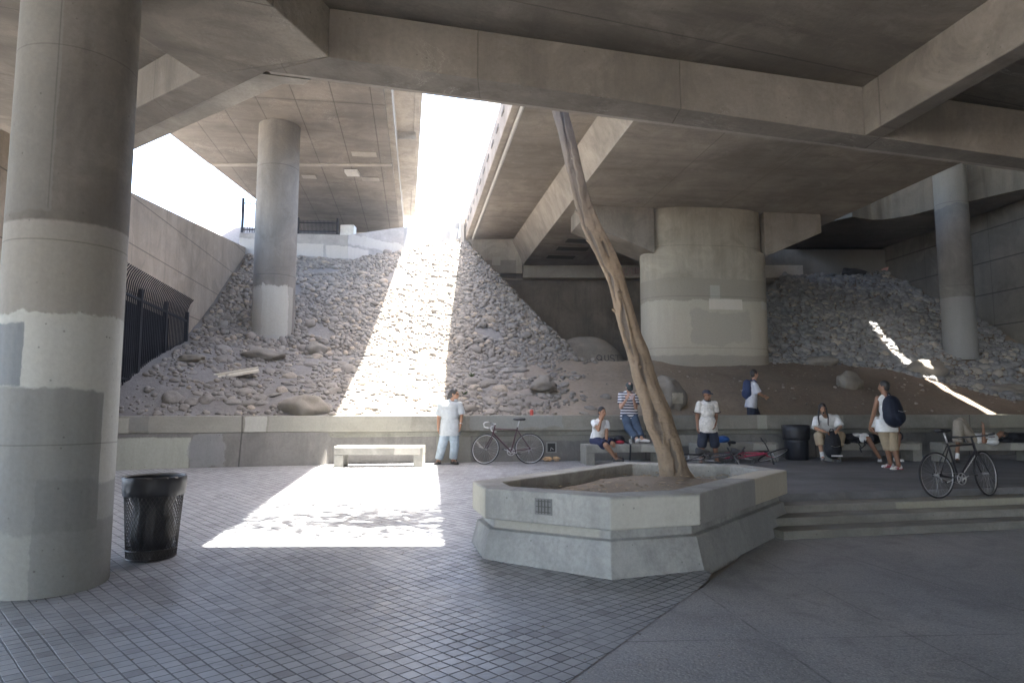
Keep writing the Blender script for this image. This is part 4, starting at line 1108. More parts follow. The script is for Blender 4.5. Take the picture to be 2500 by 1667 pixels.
def okD(x, y): return y > bed_y(x) + 0.2 and y < toe(x) + 2 and not okR(x, y) and mnoise.noise(Vector((x * 0.8, y * 0.8, 29))) > -0.05
ptsD = jgrid(1.2, 18, 17, 25, 0.42, rs, okD)
stuff(scatter(ptsD, [0.012 + 0.045 * rs.random() ** 3 for _ in ptsD], 0.4, rs).build("dirt_pebbles", stone_mat("dirt_pebble", (0.20, 0.17, 0.135), (0.28, 0.25, 0.21), (0.35, 0.31, 0.26)), smooth=True))
# boulders
def boulder(px, py, wpx, hpx, label, seed, sharp=0.6, yoff=None, depth=0.8, mat=None, rz=0.0, sink=0.15, patch=None):
    """(px,py) photo pixel of the base centre, wpx/hpx its size there"""
    a, r_ = ray(px, py)
    y = bed_y(a * 17)
    for _ in range(400):
        if CAM_Z + r_ * y <= terr(a * y, y, False): break
        y += 0.03
    w = wpx / F * y / 2; h = hpx / F * y / 2
    pv, pf = rock_mesh(seed, 4, 1.0, 0.22, sharp)
    pv = pv / np.abs(pv).max(axis=0)
    mb = MB(); mb.v = (pv * np.array([w, w * depth, h * (1 + sink)])).tolist(); mb.f = pf
    o = mb.build("boulder", mat or M_boul, smooth=True)
    o.location = (a * y, y + w * depth * 0.55, CAM_Z + r_ * y + h * (1 - sink * 1.2)); o.rotation_euler = (0, rz, 0)
    return tag(o, label, "boulder")
dd = lambda x, y: (x * K, y * K)
boulder(*dd(592, 826), 110 * K, 32 * K, "long smooth grey boulder lying at the foot of the slim left column", 11, 0.2, sink=0.3)
boulder(*dd(434, 832), 78 * K, 20 * K, "flat pale slab of rock beside the end of the black picket fence", 12, 0.7, sink=0.3)
boulder(*dd(722, 815), 56 * K, 34 * K, "rounded dusty boulder half sunk right of the slim left column", 13, 0.4, sink=0.3)
boulder(*dd(688, 955), 128 * K, 58 * K, "large wedge shaped grey boulder rising just behind the left part of the low wall", 27, 0.8, sink=0.3)
boulder(*dd(1249, 903), 66 * K, 44 * K, "pale rounded boulder on the bank above the soda can", 15, 0.25)
bt = boulder(*dd(1540, 940), 86 * K, 82 * K, "big upright grey boulder with a pale square patch behind the leaning tree trunk", 16, 0.6, sink=0.2)
boulder(*dd(1958, 897), 64 * K, 48 * K, "jagged grey boulder sunk in the brown dirt left of the backpack wearer", 17, 0.9)
boulder(*dd(2141, 868), 96 * K, 48 * K, "rounded brown boulder crossed by a streak of sunlight at the foot of the right column", 18, 0.4)
boulder(*dd(1890, 838), 80 * K, 26 * K, "low brown rock half buried at the edge of the stones right of the pier", 19, 0.5, sink=0.3)
boulder(*dd(2320, 905), 130 * K, 26 * K, "flat dark rock outcrop at the far right end of the dirt bank", 20, 0.9, sink=0.4)
# pale patch on the tall boulder
from mathutils.bvhtree import BVHTree
bv_ = BVHTree.FromPolygons([v.co for v in bt.data.vertices], [tuple(p.vertices) for p in bt.data.polygons])
rot_ = bt.rotation_euler.to_matrix(); grid_ = []
for jz in range(7):
    row_ = []
    for jx in range(7):
        t_ = D(1641 + 26 * jx / 6 + 0.8 * math.sin(jz * 2), 985 - 26 * jz / 6 + 0.8 * math.sin(jx * 3), bt.location.y - 3)
        hit = bv_.ray_cast(rot_.inverted() @ (t_ - bt.location), rot_.inverted() @ (t_ - Vector((0, 0, CAM_Z))).normalized())
        if hit[0] is not None: row_.append(hit[0] + hit[1] * 0.008)
    if len(row_) == 7: grid_.append(row_)
if len(grid_) > 1: MB().rings(grid_, False, False, closed=False).build("paint_patch", simple("patch_beige", (0.34, 0.31, 0.25), 0.85), bt, smooth=True)
# metal channel and scraps on the bank
def on_bank(px, py):
    a, r_ = ray(px, py); y = bed_y(a * 17)
    for _ in range(700):
        if CAM_Z + r_ * y <= terr(a * y, y): break
        y += 0.02
    return Vector((a * y, y, CAM_Z + r_ * y))
p = on_bank(*d(532, 868))
mb = MB(); prof = [(-0.22, 0.0), (-0.2, 0.045), (-0.05, 0.05), (-0.04, 0.085), (0.04, 0.085), (0.05, 0.05), (0.2, 0.04), (0.22, 0.0)]
mb.rings([[(-0.62, y, z) for y, z in prof], [(0.62, y * 0.96, z) for y, z in prof]])
o = mb.build("metal_channel", simple("tan_sheet_metal", (0.50, 0.45, 0.36), 0.6)); o.location = p + Vector((0, 0.1, 0.10)); o.rotation_euler = (0.32, -0.20, 0.42)
tag(o, "bent tan metal channel lying on the cobbles right of the black fence", "scrap metal")
def crumple(name, p, s, mat, seed, label, cat):
    pv, pf = rock_mesh(seed, 3, 0.7, 0.5, 0.9); mb = MB(); mb.v = (pv * np.array(s)).tolist(); mb.f = pf
    o = mb.build(name, mat); o.location = p; return tag(o, label, cat)
p = on_bank(*d(2040, 623)); crumple("plastic_bag", p + Vector((0, 0, .1)), (0.35, 0.2, 0.12), simple("pink_bag", (0.5, 0.24, 0.2), 0.6), 41, "pinkish bag at the top of the right stone slope", "bag")
p = on_bank(*d(2170, 668)); crumple("dark_rag", p + Vector((-.2, 0, .1)), (0.55, 0.25, 0.12), simple("dark_rag_cloth", (0.05, 0.05, 0.06), 0.9), 42, "dark rag on the stones left of the right column", "rag")
p = on_bank(*d(1958, 632)) - Vector((0, 0, .2)); crumple("bundle", p + Vector((0, 0, .25)), (0.6, 0.35, 0.42), simple("dark_bundle", (0.045, 0.043, 0.045), 0.9), 43, "dark bundle of belongings at the top of the right stone slope", "bundle")
# weeds on the bank
for i, (a, b) in enumerate(((1152, 922), (1134, 966))):
    p = on_bank(a, b); mb = MB(); rg = random.Random(60 + i)
    for k in range(46):
        th = rg.random() * 6.28; L = rg.uniform(0.05, 0.16); q = Vector((math.cos(th) * L * 0.8, math.sin(th) * L * 0.8, L * rg.uniform(0.5, 1.2)))
        w_ = Vector((-math.sin(th), math.cos(th), 0)) * 0.014; b0 = q * 0.1
        mb.add([b0 - w_ * 0.4, b0 + w_ * 0.4, q * 0.65 + w_, q, q * 0.65 - w_], [(0, 1, 2, 3, 4)])
    o = mb.build("weed", simple("weed_green", (0.07, 0.10, 0.035), 0.7, var=0.4)); o.location = p
    tag(o, ("small green weed among the cobbles up and right of the long haired man", "little weed just above the shoulder of the long haired man")[i], "weed")

# ================================================================== TREE
t = NT("bark")
n1 = t.noise(t.map(t.obj, (3.5, 3.5, 0.8)), 1.0, 6, 0.65, 0.6); n2 = t.noise(t.obj, 14, 6, 0.7); n3 = t.noise(t.map(t.obj, (1, 1, 6)), 3.0, 4, 0.6, 0.8)
X, Y, Z = t.sep(t.obj)[0:3]
c = t.mix(t.rng(n1, 0.35, 0.65), (0.33, 0.25, 0.175), (0.25, 0.195, 0.145))
c = t.mix(t.math('MULTIPLY', t.rng(n2, 0.48, 0.78), 0.55), c, (0.16, 0.125, 0.10))
c = t.mix(t.math('MULTIPLY', t.rng(n3, 0.56, 0.70), 0.35), c, (0.19, 0.15, 0.125))
c = t.mix(t.math('MULTIPLY', t.rng(Z, 3.2, 4.8), 0.55), c, (0.25, 0.235, 0.225))
vv = t.vor(t.map(t.obj, (4, 4, 1.2)), 1.0); c = t.mix(t.math('MULTIPLY', t.rng(vv, 0.10, 0.2, 1, 0), 0.5), c, (0.09, 0.075, 0.065))
an_ = t.t.nodes.new('ShaderNodeAttribute'); an_.attribute_name = 'bark_groove'
c = t.mix(t.math('MULTIPLY', t.rng(t.math('ADD', an_.outputs['Fac'], t.math('MULTIPLY', t.math('SUBTRACT', n2, 0.5), 0.7)), 0.35, 0.75), 0.85), c, t.mix(n2, (0.10, 0.085, 0.075), (0.21, 0.185, 0.165)))
M_bark = t.fin(c, 0.85, t.math('ADD', t.math('ADD', n2, n3), n1), 0.7, 0.03, 0.3)
M_scar = concrete("bark_scar", (0.11, 0.095, 0.085), 'xz', streak='v', var=0.4, dark=0.5)
tb = U(*d(1552, 1097), 0.66)
def tp_(px, py, s): return D(*d(px, py), tb.y - 0.5 * s) - Vector((tb.x, tb.y, 0.55))
path = [(1552, 1105, 92), (1550, 1085, 78), (1540, 1050, 70), (1528, 1005, 72), (1513, 960, 74), (1497, 915, 72), (1480, 868, 66), (1466, 820, 62), (1450, 772, 60), (1437, 722, 56), (1425, 680, 52), (1413, 635, 52), (1397, 598, 54), (1378, 560, 57), (1358, 522, 54), (1344, 480, 46), (1332, 438, 41), (1321, 395, 38), (1311, 350, 37), (1300, 305, 36), (1289, 262, 35), (1275, 215, 35)]
C3 = []; RD = []
for (a, b, w) in path:
    s = (1105 - b) / 900
    p = tp_(a, b, s); C3.append(p); RD.append(w * K / F * (tb.y - 0.5 * s) / 2 * (0.95 - 0.10 * sm(s, 0.08, 0.3) + 0.22 * sm(s, 0.6, 0.85)))
# hidden continuation into the gap above
last = C3[-1]
C3 += [last + Vector((-0.25, -0.05, 0.8)), last + Vector((-0.55, -0.1, 1.7)), last + Vector((-0.95, -0.2, 2.7))]; RD += [RD[-1] * 0.9, RD[-1] * 0.75, RD[-1] * 0.5]
# smooth resample
def catm(P, t_):
    i = min(int(t_), len(P) - 2); f = t_ - i
    p0, p1, p2, p3 = P[max(i - 1, 0)], P[i], P[i + 1], P[min(i + 2, len(P) - 1)]
    return 0.5 * ((2 * p1) + (p2 - p0) * f + (2 * p0 - 5 * p1 + 4 * p2 - p3) * f * f + (3 * p1 - p0 - 3 * p2 + p3) * f ** 3)
NS, NA = 260, 56
SC = []      # bark wounds: (k0, k1, angle0, angle1, width)
def frame_at(k):
    t_ = (len(C3) - 1.001) * k / (NS - 1)
    p = catm(C3, t_); i = min(int(t_), len(RD) - 2); r_ = RD[i] + (RD[i + 1] - RD[i]) * (t_ - i)
    tg = (catm(C3, min(t_ + .1, len(C3) - 1.001)) - catm(C3, max(t_ - .1, 0))).normalized()
    a_ = tg.cross(Vector((0, 1, 0))).normalized()
    if a_.x < 0: a_ = -a_
    b_ = tg.cross(a_)
    return p, r_, tg, a_, b_
_, _, _, a_, b_ = frame_at(100)
FS = -1.0 if b_.y > 0 else 1.0          # sin(angle) that faces the camera
def pa(x): return math.atan2(FS * math.sqrt(max(0, 1 - x * x)), x)      # angle of a spot seen at x (-1 left .. 1 right)
for k0, k1, x0, x1, w in ((150, 206, -0.75, -0.25, 0.55), (126, 150, -0.85, -0.6, 0.5), (108, 124, -0.8, -0.75, 0.45), (76, 104, -0.75, -0.25, 0.42), (62, 78, -0.2, 0.0, 0.35), (206, 232, -0.1, 0.0, 0.35), (30, 52, -0.55, -0.3, 0.35), (12, 30, -0.05, 0.15, 0.3), (132, 141, 0.0, 0.1, 0.3)):
    SC.append((k0, k1, pa(x0), pa(x1), w))
def bark_groove(k, ph):
    m_ = 0.0; lipm = 0.0
    for k0, k1, p0_, p1_, w in SC:
        if k0 - 3 < k < k1 + 3:
            f = min(max((k - k0) / (k1 - k0), 0), 1)
            c_ = p0_ + math.atan2(math.sin(p1_ - p0_), math.cos(p1_ - p0_)) * f + 0.22 * mnoise.noise(Vector((k * 0.11, p0_, 2)))
            ww = w * (math.sin(PI * min(max(f, 0.02), 0.98)) ** 0.6) * (0.65 + 0.7 * abs(mnoise.noise(Vector((k * 0.16, 4, p0_)))))
            dd_ = abs(math.atan2(math.sin(ph - c_), math.cos(ph - c_))) / max(ww, 0.02)
            m_ = max(m_, 1 - sm(dd_, 0.55, 0.95)); lipm = max(lipm, math.exp(-((dd_ - 1.15) / 0.25) ** 2) * (0.3 + 0.7 * math.sin(PI * f)))
    return m_, lipm
rings = []; groove_mask = []
for k in range(NS):
    p, r_, tg, a_, b_ = frame_at(k); hgt = k / NS; rg_ = []
    for j in range(NA):
        ph = 2 * PI * j / NA
        dvec = a_ * math.cos(ph) + b_ * math.sin(ph)
        gx = -0.30 + 0.9 * hgt + 0.12 * math.sin(hgt * 22)       # the seam between two fused stems
        dphi = math.atan2(math.sin(ph - pa(max(-.95, min(.95, gx)))), math.cos(ph - pa(max(-.95, min(.95, gx)))))
        g = 0.30 * math.exp(-(dphi / 0.22) ** 2) * sm(hgt, 0.03, 0.10) * (1 - sm(hgt, 0.42, 0.58)) * (0.65 + 0.6 * mnoise.noise(Vector((hgt * 14, 1, 3))))
        fl = 0.42 * (1 - sm(hgt, 0.0, 0.05)) * (0.3 + 0.7 * max(0, math.cos(3 * ph + 0.6)))
        lump = 0.15 * mnoise.noise(Vector((math.cos(ph) * 1.3, math.sin(ph) * 1.3, hgt * 15))) + 0.06 * mnoise.noise(Vector((math.cos(ph) * 3.5, math.sin(ph) * 3.5, hgt * 48))) + 0.025 * mnoise.noise(Vector((math.cos(ph) * 9, math.sin(ph) * 9, hgt * 120)))
        wm, lm = bark_groove(k, ph)
        rg_.append(p + dvec * r_ * (0.92 - g + fl + lump - 0.20 * wm + 0.10 * lm)); groove_mask.append(max(wm, 1.2 * g))  # stem seam is coloured dark along its crease, like the wounds
    rings.append(rg_)
tree = empty("leaning_tree", (tb.x, tb.y, 0.55)); tag(tree, "bare leaning tree trunk growing from the angular concrete planter", "tree")
trunk = MB().rings(rings).build("trunk", M_bark, tree, smooth=True)
at_ = trunk.data.attributes.new("bark_groove", 'FLOAT', 'POINT'); at_.data.foreach_set("value", groove_mask)
r0 = rings[100]; fi = min(range(NA), key=lambda j: r0[j].y); FA = 2 * PI * fi / NA
li_ = min(range(NA), key=lambda j: r0[j].x); LA = 2 * PI * li_ / NA
sg = 1 if math.sin(LA - FA) > 0 else -1
# knots and stubs
mb = MB()
for (k, ph, s) in ((52, FA - sg * .4, .035), (71, FA + sg * .2, .03), (111, FA + sg * .1, .035), (130, FA - sg * .3, .03), (190, FA, .02), (90, FA - sg * .6, .03)):
    ctr = sum((Vector(p) for p in rings[k]), Vector()) / NA; j = int((ph / (2 * PI) * NA) % NA); q = Vector(rings[k][j]); dr = (q - ctr).normalized()
    MB().ell(q, (s, s, s * 0.8), n=10, m=6).build('knot', M_bark, trunk, smooth=True)
for (k, L) in ((57, .08), (99, .07), (142, .10), (160, .06)):
    ctr = sum((Vector(p) for p in rings[k]), Vector()) / NA; q = Vector(rings[k][li_]); dr = (q - ctr).normalized()
    MB().cap(q - dr * 0.05, q + dr * L * 0.5 + Vector((0, 0, L)), 0.05, 0.02, 8).build('branch_stub', M_bark, trunk, smooth=True)
# crown above the bridges, hidden from here but its leaf shade falls on the paving
top = C3[-1]
ends = []
mb = MB(); rg = random.Random(77)
for i in range(21):
    a = rg.random() * 6.28; e = top + Vector((rg.uniform(-1.9, 1.7), rg.uniform(-0.5, 1.6), rg.uniform(0.2, 2.2)))
    mid = (C3[-2] + e) / 2 + Vector((0, 0, 0.25))
    mb.tube([C3[-2], mid, e], [0.05, 0.03, 0.012], 6); ends.append(e)
mb.build("limbs", M_bark, tree, smooth=True)
lv = MB()
for e in ends:
    for k in range(95):
        q = e + Vector((rg.gauss(0, 0.33), rg.gauss(0, 0.26), rg.gauss(0, 0.28)))
        th = rg.random() * 6.28; ti = rg.uniform(-0.6, 0.6); L = rg.uniform(0.05, 0.10)
        u_ = Vector((math.cos(th) * math.cos(ti), math.sin(th) * math.cos(ti), math.sin(ti))) * L; w_ = Vector((-math.sin(th), math.cos(th), rg.uniform(-.4, .4))).normalized() * L * 0.4
        lv.add([q - u_, q + w_, q + u_, q - w_], [(0, 1, 2, 3)])
lv.build("crown", simple("leaf_green", (0.055, 0.085, 0.025), 0.6, var=0.3), tree)

# ================================================================== BENCHES
M_bench = concrete("bench_concrete", (0.285, 0.275, 0.245), 'xz', streak='v', var=0.2, dark=0.35, patches=[(0.35, 0.9, 0.27, 0.43, (0.42, 0.40, 0.35), 0.08, 0.8)])
def make_bench(L=1.90, W=0.52, H=0.45):
    b = empty("concrete_bench")
    prof = [(-W / 2, H - 0.185), (-W / 2, H - 0.03), (-W / 2 + 0.03, H), (W / 2 - 0.03, H), (W / 2, H - 0.03), (W / 2, H - 0.185)]
    MB().rings([[(-L / 2, y, z) for y, z in prof], [(L / 2, y, z) for y, z in prof]]).build("seat", M_bench, b, bevel=0.012)
    for s in (-1, 1):
        MB().box((s * (L / 2 - 0.102), 0, (H - 0.185) / 2 - 0.002), (0.2, W - 0.03, H - 0.185)).build("leg", M_bench, b, bevel=0.012)
    return b
bench0 = make_bench()
blist = []
def place_bench(x, y, rz, label, first=False, sx=1.0):
    o = bench0 if first else copy_tree(bench0)
    o.location = (x, y, floor_z(x, y) + 0.004); o.rotation_euler = (0, 0, rz); o.scale = (sx, 1, 1)
    tag(o, label, "bench", "concrete benches along the low wall"); blist.append(o); return o
b1 = (U(*d(765, 1074), PLAZA), U(*d(970, 1073), PLAZA)); m = (b1[0] + b1[1]) / 2
place_bench(m.x, m.y + 0.26, 0.02, "concrete bench in the sunlit strip left of the long haired man", True, 1.0)
b2x, b2y = 2.55, 15.83
place_bench(b2x, b2y, 0.17, "concrete bench under the seated white shirted man and the shoes of the striped shirt man")
b3x, b3y = 5.28, 16.45
place_bench(b3x, b3y, 0.19, "concrete bench with a blue bag behind the standing capped man", sx=1.08)
b4x, b4y = 8.72, 16.75
place_bench(b4x, b4y, 0.05, "concrete bench under the seated man with long braids", sx=1.18)
b5x, b5y = 11.35, 16.55
place_bench(b5x, b5y, 0.03, "concrete bench at the far right under the lying man", sx=1.25)
# ================================================================== PEOPLE
def cloth_mat(name, col, rough=0.85, var=0.18, scale=7.0):
    t = NT(name)
    n = t.noise(t.obj, scale, 5, 0.6, 0.8); n2 = t.noise(t.obj, 60, 3)
    c = t.mix(t.rng(n, 0.3, 0.7), tuple(x * (1 - var) for x in col), tuple(min(1, x * (1 + var)) for x in col))
    return t.fin(c, rough, t.math('ADD', n, t.math('MULTIPLY', n2, 0.15)), 0.6, 0.03, 0.2)
def skin_mat(name, col): return simple(name, col, 0.55, var=0.10, scale=9, spec=0.35, bump=0.05)
SK_TAN = skin_mat("tan_skin", (0.36, 0.20, 0.125)); SK_BR = skin_mat("brown_skin", (0.25, 0.135, 0.085)); SK_LT = skin_mat("light_skin", (0.50, 0.31, 0.23))
HAIR = simple("black_hair", (0.018, 0.016, 0.016), 0.45, scale=30, var=0.3)
M_white = cloth_mat("white_cotton", (0.72, 0.72, 0.71)); M_offw = cloth_mat("off_white_print", (0.62, 0.60, 0.56), var=0.25, scale=14)
M_shoe_d = simple("dark_shoe", (0.045, 0.04, 0.038), 0.55); M_shoe_w = simple("white_shoe", (0.68, 0.67, 0.65), 0.6); M_sock = simple("white_sock", (0.72, 0.72, 0.7), 0.85)
M_eye = simple("dark_eye", (0.012, 0.01, 0.01), 0.3)
def remesh(o, v):
    m = o.modifiers.new("remesh", 'REMESH'); m.mode = 'VOXEL'; m.voxel_size = v; m.use_smooth_shade = True
    s_ = o.modifiers.new("smooth", 'SMOOTH'); s_.factor = 0.5; s_.iterations = 3
    return o
def basis(fwd, up=Vector((0, 0, 1))):
    f = Vector(fwd).normalized(); s_ = f.cross(up)
    if s_.length < 1e-3: s_ = Vector((1, 0, 0))
    s_.normalize(); u_ = s_.cross(f)
    return f, s_, u_
def flat(mb, p, q, r0, r1, n=14, ell=1.0):
    """limb of cloth: round at p, cut clean at q"""
    p = Vector(p); q = Vector(q)
    mb.ell(p, (r0, r0, r0)); mb.tube([p, p.lerp(q, .5), q], [r0, (r0 + r1) / 2, r1], n)
def hand(mb, w, dr, pn, thumb=1, curl=0.45, k=1.0):
    w = Vector(w); dr = Vector(dr).normalized(); pn = (Vector(pn) - dr * Vector(pn).dot(dr)).normalized(); s_ = dr.cross(pn)
    m = Matrix((s_, pn, dr)).transposed()
    mb.ell(w + dr * 0.048 * k, (0.040 * k, 0.019 * k, 0.054 * k), m, 10, 7)
    for i, L in enumerate((0.066, 0.076, 0.071, 0.056)):
        b = w + dr * 0.088 * k + s_ * (0.0285 - 0.019 * i) * k * thumb; L *= k; c_ = curl * (0.8 + 0.12 * i)
        m1 = b + (dr * math.cos(c_) + pn * math.sin(c_)) * L * 0.5; e = m1 + (dr * math.cos(2.1 * c_) + pn * math.sin(2.1 * c_)) * L * 0.52
        mb.cap(b, m1, 0.0098 * k, 0.0092 * k, 7); mb.cap(m1, e, 0.0092 * k, 0.008 * k, 7)
    b = w + dr * 0.03 * k + s_ * 0.032 * k * thumb; m1 = b + (dr * 0.7 + s_ * thumb * 0.65 + pn * 0.25).normalized() * 0.038 * k; e = m1 + (dr * 0.85 + s_ * thumb * 0.2 + pn * 0.45).normalized() * 0.034 * k
    mb.cap(b, m1, 0.013 * k, 0.0115 * k, 7); mb.cap(m1, e, 0.0115 * k, 0.009 * k, 7)
def torso(mb, J, g=0.0, wide=1.0):
    hip = (J['ha'] + J['hb']) / 2; ch = (J['sa'] + J['sb']) / 2; ax = (ch - hip); L = ax.length; ax.normalize()
    side = (J['sb'] - J['sa']).normalized(); side2 = (J['hb'] - J['ha']).normalized()
    def M_(s_):
        f = ax.cross(s_).normalized(); s3 = f.cross(ax).normalized(); return Matrix((s3, f, ax)).transposed()
    sw = (J['sb'] - J['sa']).length / 2
    A, B = M_(side2), M_(side)
    mb.ell(hip + ax * 0.02, (0.160 * wide + g, 0.112 * wide + g, 0.12 + g), A)
    mb.ell(hip + ax * L * 0.30, (0.150 * wide + g, 0.110 * wide + g, 0.15 + g), A)
    mb.ell(hip + ax * L * 0.62, (sw * 0.86 + g, 0.118 * wide + g, 0.17 + g), B)
    mb.ell(hip + ax * L * 0.86, (sw * 0.92 + g, 0.105 * wide + g, 0.11 + g), B)
    mb.cap(J['sa'].lerp(ch, 0.14) - Vector((0, 0, 0.02)), J['sb'].lerp(ch, 0.14) - Vector((0, 0, 0.02)), 0.056 + g * .7, 0.056 + g * .7, 12); mb.cap(ch.lerp(J['sa'], .5) + ax * .01, ch + ax * 0.055, 0.045 + g * .6, 0.05 + g * .5, 10); mb.cap(ch.lerp(J['sb'], .5) + ax * .01, ch + ax * 0.055, 0.045 + g * .6, 0.05 + g * .5, 10)
    return hip, ch, ax, A
def head(mb, c, fwd, up, k=1.0):
    f, s_, u_ = basis(fwd, up); m = Matrix((s_, f, u_)).transposed()
    P = lambda x, y, z: c + m @ (Vector((x, y, z)) * k)
    E = lambda x, y, z, a, b, e: mb.ell(P(x, y, z), (a * k, b * k, e * k), m, 12, 8)
    E(0, -0.012, 0.022, 0.075, 0.095, 0.098); E(0, 0.022, -0.045, 0.058, 0.068, 0.070); E(0, 0.058, -0.088, 0.028, 0.026, 0.022)
    E(0, 0.096, -0.022, 0.013, 0.020, 0.022); E(0, 0.088, 0.004, 0.010, 0.016, 0.026)
    E(0, 0.075, 0.028, 0.052, 0.018, 0.012); E(0, 0.084, -0.060, 0.024, 0.012, 0.009)
    for s2 in (-1, 1):
        E(s2 * 0.077, -0.012, -0.012, 0.011, 0.020, 0.032); E(s2 * 0.042, 0.062, -0.028, 0.022, 0.018, 0.020)
    return P, m
def person(label, J, skin, sleeve=0.75, shirt=None, pants=None, pant_to=1.9, shoes=None, hair='short', face=(0, -1, 0), up=(0, 0, 1), k=1.0, shirt_g=0.022, pant_g=0.026,
           palms=((1, 0, 0), (-1, 0, 0)), thumbs=(1, -1), curl=(0.45, 0.45), toes=((0, -1, 0), (0, -1, 0)), socks=None, hem=0.10, group=None, wide=1.0, hairmat=None, shoe_on=(True, True)):
    J = {k_: Vector(v) for k_, v in J.items()}
    lo = min(J['aa'].z, J['ab'].z) - 0.085
    root = empty("person", ((J['aa'].x + J['ab'].x) / 2, (J['aa'].y + J['ab'].y) / 2, lo)); tag(root, label, "person", group)
    O = root.location.copy()
    J = {k_: v - O for k_, v in J.items()}
    mb = MB()
    hip, ch, ax, TA = torso(mb, J, 0.0, wide)
    mb.cap(ch + ax * 0.02, J['hd'] - Vector(up) * 0.06 * k, 0.064, 0.056, 12)
    P, m = head(mb, J['hd'], face, Vector(up), k)
    for s_ in 'ab':
        mb.cap(J['s' + s_], J['e' + s_], 0.054, 0.042, 12); mb.cap(J['e' + s_], J['w' + s_], 0.044, 0.029, 12)
        i = 'ab'.index(s_)
        hand(mb, J['w' + s_], J.get('f' + s_, J['w' + s_] + (J['w' + s_] - J['e' + s_])) - J['w' + s_] if 'f' + s_ in J else J['w' + s_] - J['e' + s_], palms[i], thumbs[i], curl[i])
        mb.cap(J['h' + s_], J['k' + s_], 0.088, 0.060, 12); mb.cap(J['k' + s_], J['a' + s_], 0.062, 0.042, 12)
        mb.cap(J['k' + s_].lerp(J['a' + s_], .25), J['k' + s_].lerp(J['a' + s_], .45), 0.062, 0.056, 12)
        td = Vector(toes[i]).normalized(); mb.cap(J['a' + s_] + Vector((0, 0, -0.03)), J['a' + s_] + td * 0.13 + Vector((0, 0, -0.05)), 0.042, 0.030, 10)
    body = remesh(mb.build("body", skin, root, smooth=True), 0.0095)
    # eyes
    for s2 in (-1, 1):
        MB().ell(P(s2 * 0.030, 0.084, 0.008), (0.013, 0.007, 0.006), m, 8, 5).build("eye", M_eye, root, smooth=True)
    if shirt:
        mb = MB(); torso(mb, J, shirt_g, wide)
        if hem:
            sit = abs((J['ha'] + J['hb']).z / 2 - (J['ka'] + J['kb']).z / 2) < 0.2
            ell_ = lambda c_, a_, b_: [c_ + TA @ Vector((a_ * math.cos(2 * PI * i / 24), b_ * math.sin(2 * PI * i / 24), 0)) for i in range(24)]
            hw_ = (J['hb'] - J['ha']).length / 2; w_ = max(0.160 * wide + shirt_g, (hw_ + 0.102 + pant_g * .62) if pants and not sit else 0); d_ = max(0.118 * wide + shirt_g, 0.118 + pant_g * .65)
            mb.rings([ell_(hip + ax * 0.16, w_ * 0.94, d_ * 0.96), ell_(hip + ax * 0.02, w_ * 1.03, d_ * 1.04), ell_(hip - ax * hem, w_ * 1.07, d_ * 1.07)])
        for s_ in 'ab':
            if sleeve > 0: flat(mb, J['s' + s_] - Vector((0, 0, 0.012)), J['s' + s_].lerp(J['e' + s_], sleeve), 0.060 + shirt_g * .45, 0.058 + shirt_g)
        remesh(mb.build("shirt", shirt, root, smooth=True), 0.0125)
    if pants:
        mb = MB(); sd = (J['hb'] - J['ha']).normalized()
        mb.ell(hip + ax * 0.0, (0.168 * wide + pant_g * .6, 0.125 * wide + pant_g * .6, 0.12), Matrix((sd, ax.cross(sd).normalized(), ax)).transposed())
        for s_ in 'ab':
            if pant_to <= 1:
                flat(mb, J['h' + s_], J['h' + s_].lerp(J['k' + s_], pant_to), 0.098 + pant_g * .6, 0.088 + pant_g)
            else:
                mb.cap(J['h' + s_], J['k' + s_], 0.098 + pant_g * .5, 0.070 + pant_g, 14); q = J['k' + s_].lerp(J['a' + s_], pant_to - 1)
                flat(mb, J['k' + s_], q, 0.068 + pant_g, 0.058 + pant_g)
        remesh(mb.build("trousers", pants, root, smooth=True), 0.0125)
    for i, s_ in enumerate('ab'):
        td = Vector(toes[i]).normalized()
        if socks: MB().cap(J['a' + s_] + (J['k' + s_] - J['a' + s_]).normalized() * 0.11, J['a' + s_], 0.047, 0.047, 10).build("sock", socks, root, smooth=True)
        if shoes and shoe_on[i]:
            mb = MB(); a_ = J['a' + s_]; up_ = Vector((0, 0, 1)); sd = td.cross(up_).normalized(); up2 = sd.cross(td)
            mm = Matrix((sd, td, up2)).transposed()
            mb.ell(a_ - td * 0.02 - up2 * 0.04, (0.042, 0.06, 0.055), mm); mb.ell(a_ + td * 0.07 - up2 * 0.052, (0.046, 0.09, 0.040), mm); mb.ell(a_ + td * 0.145 - up2 * 0.060, (0.046, 0.06, 0.030), mm)
            mb.box(a_ + td * 0.065 - up2 * 0.080, (0.082, 0.24, 0.02), M=mm)
            remesh(mb.build("shoe", shoes, root, smooth=True), 0.009)
    hm = hairmat or HAIR
    mb = MB()
    if hair in ('short', 'long', 'braids', 'fade'):
        g_ = 0.010 if hair != 'fade' else 0.006
        # scalp shell: open in front of the face
        mb.ell(P(0, -0.024, 0.034), ((0.075 + g_) * k, (0.092 + g_) * k, (0.093 + g_) * k), m)
        mb.ell(P(0, -0.050, -0.02), ((0.066 + g_) * k, 0.058 * k, 0.075 * k), m)
        if hair == 'long':
            mb.tube([P(0, -0.05, 0.06), P(0.0, -0.105, -0.03), P(0.0, -0.15, -0.15), P(0.0, -0.17, -0.21)], [0.075, 0.072, 0.055, 0.02], 12)
        if hair == 'braids':
            for s2 in (-1, 1): mb.tube([P(s2 * 0.075, 0.0, 0.02), P(s2 * 0.092, 0.02, -0.09), P(s2 * 0.11, 0.06, -0.20), P(s2 * 0.10, 0.09, -0.36), P(s2 * 0.12, 0.10, -0.40)], [0.022, 0.022, 0.018, 0.014, 0.006], 8)
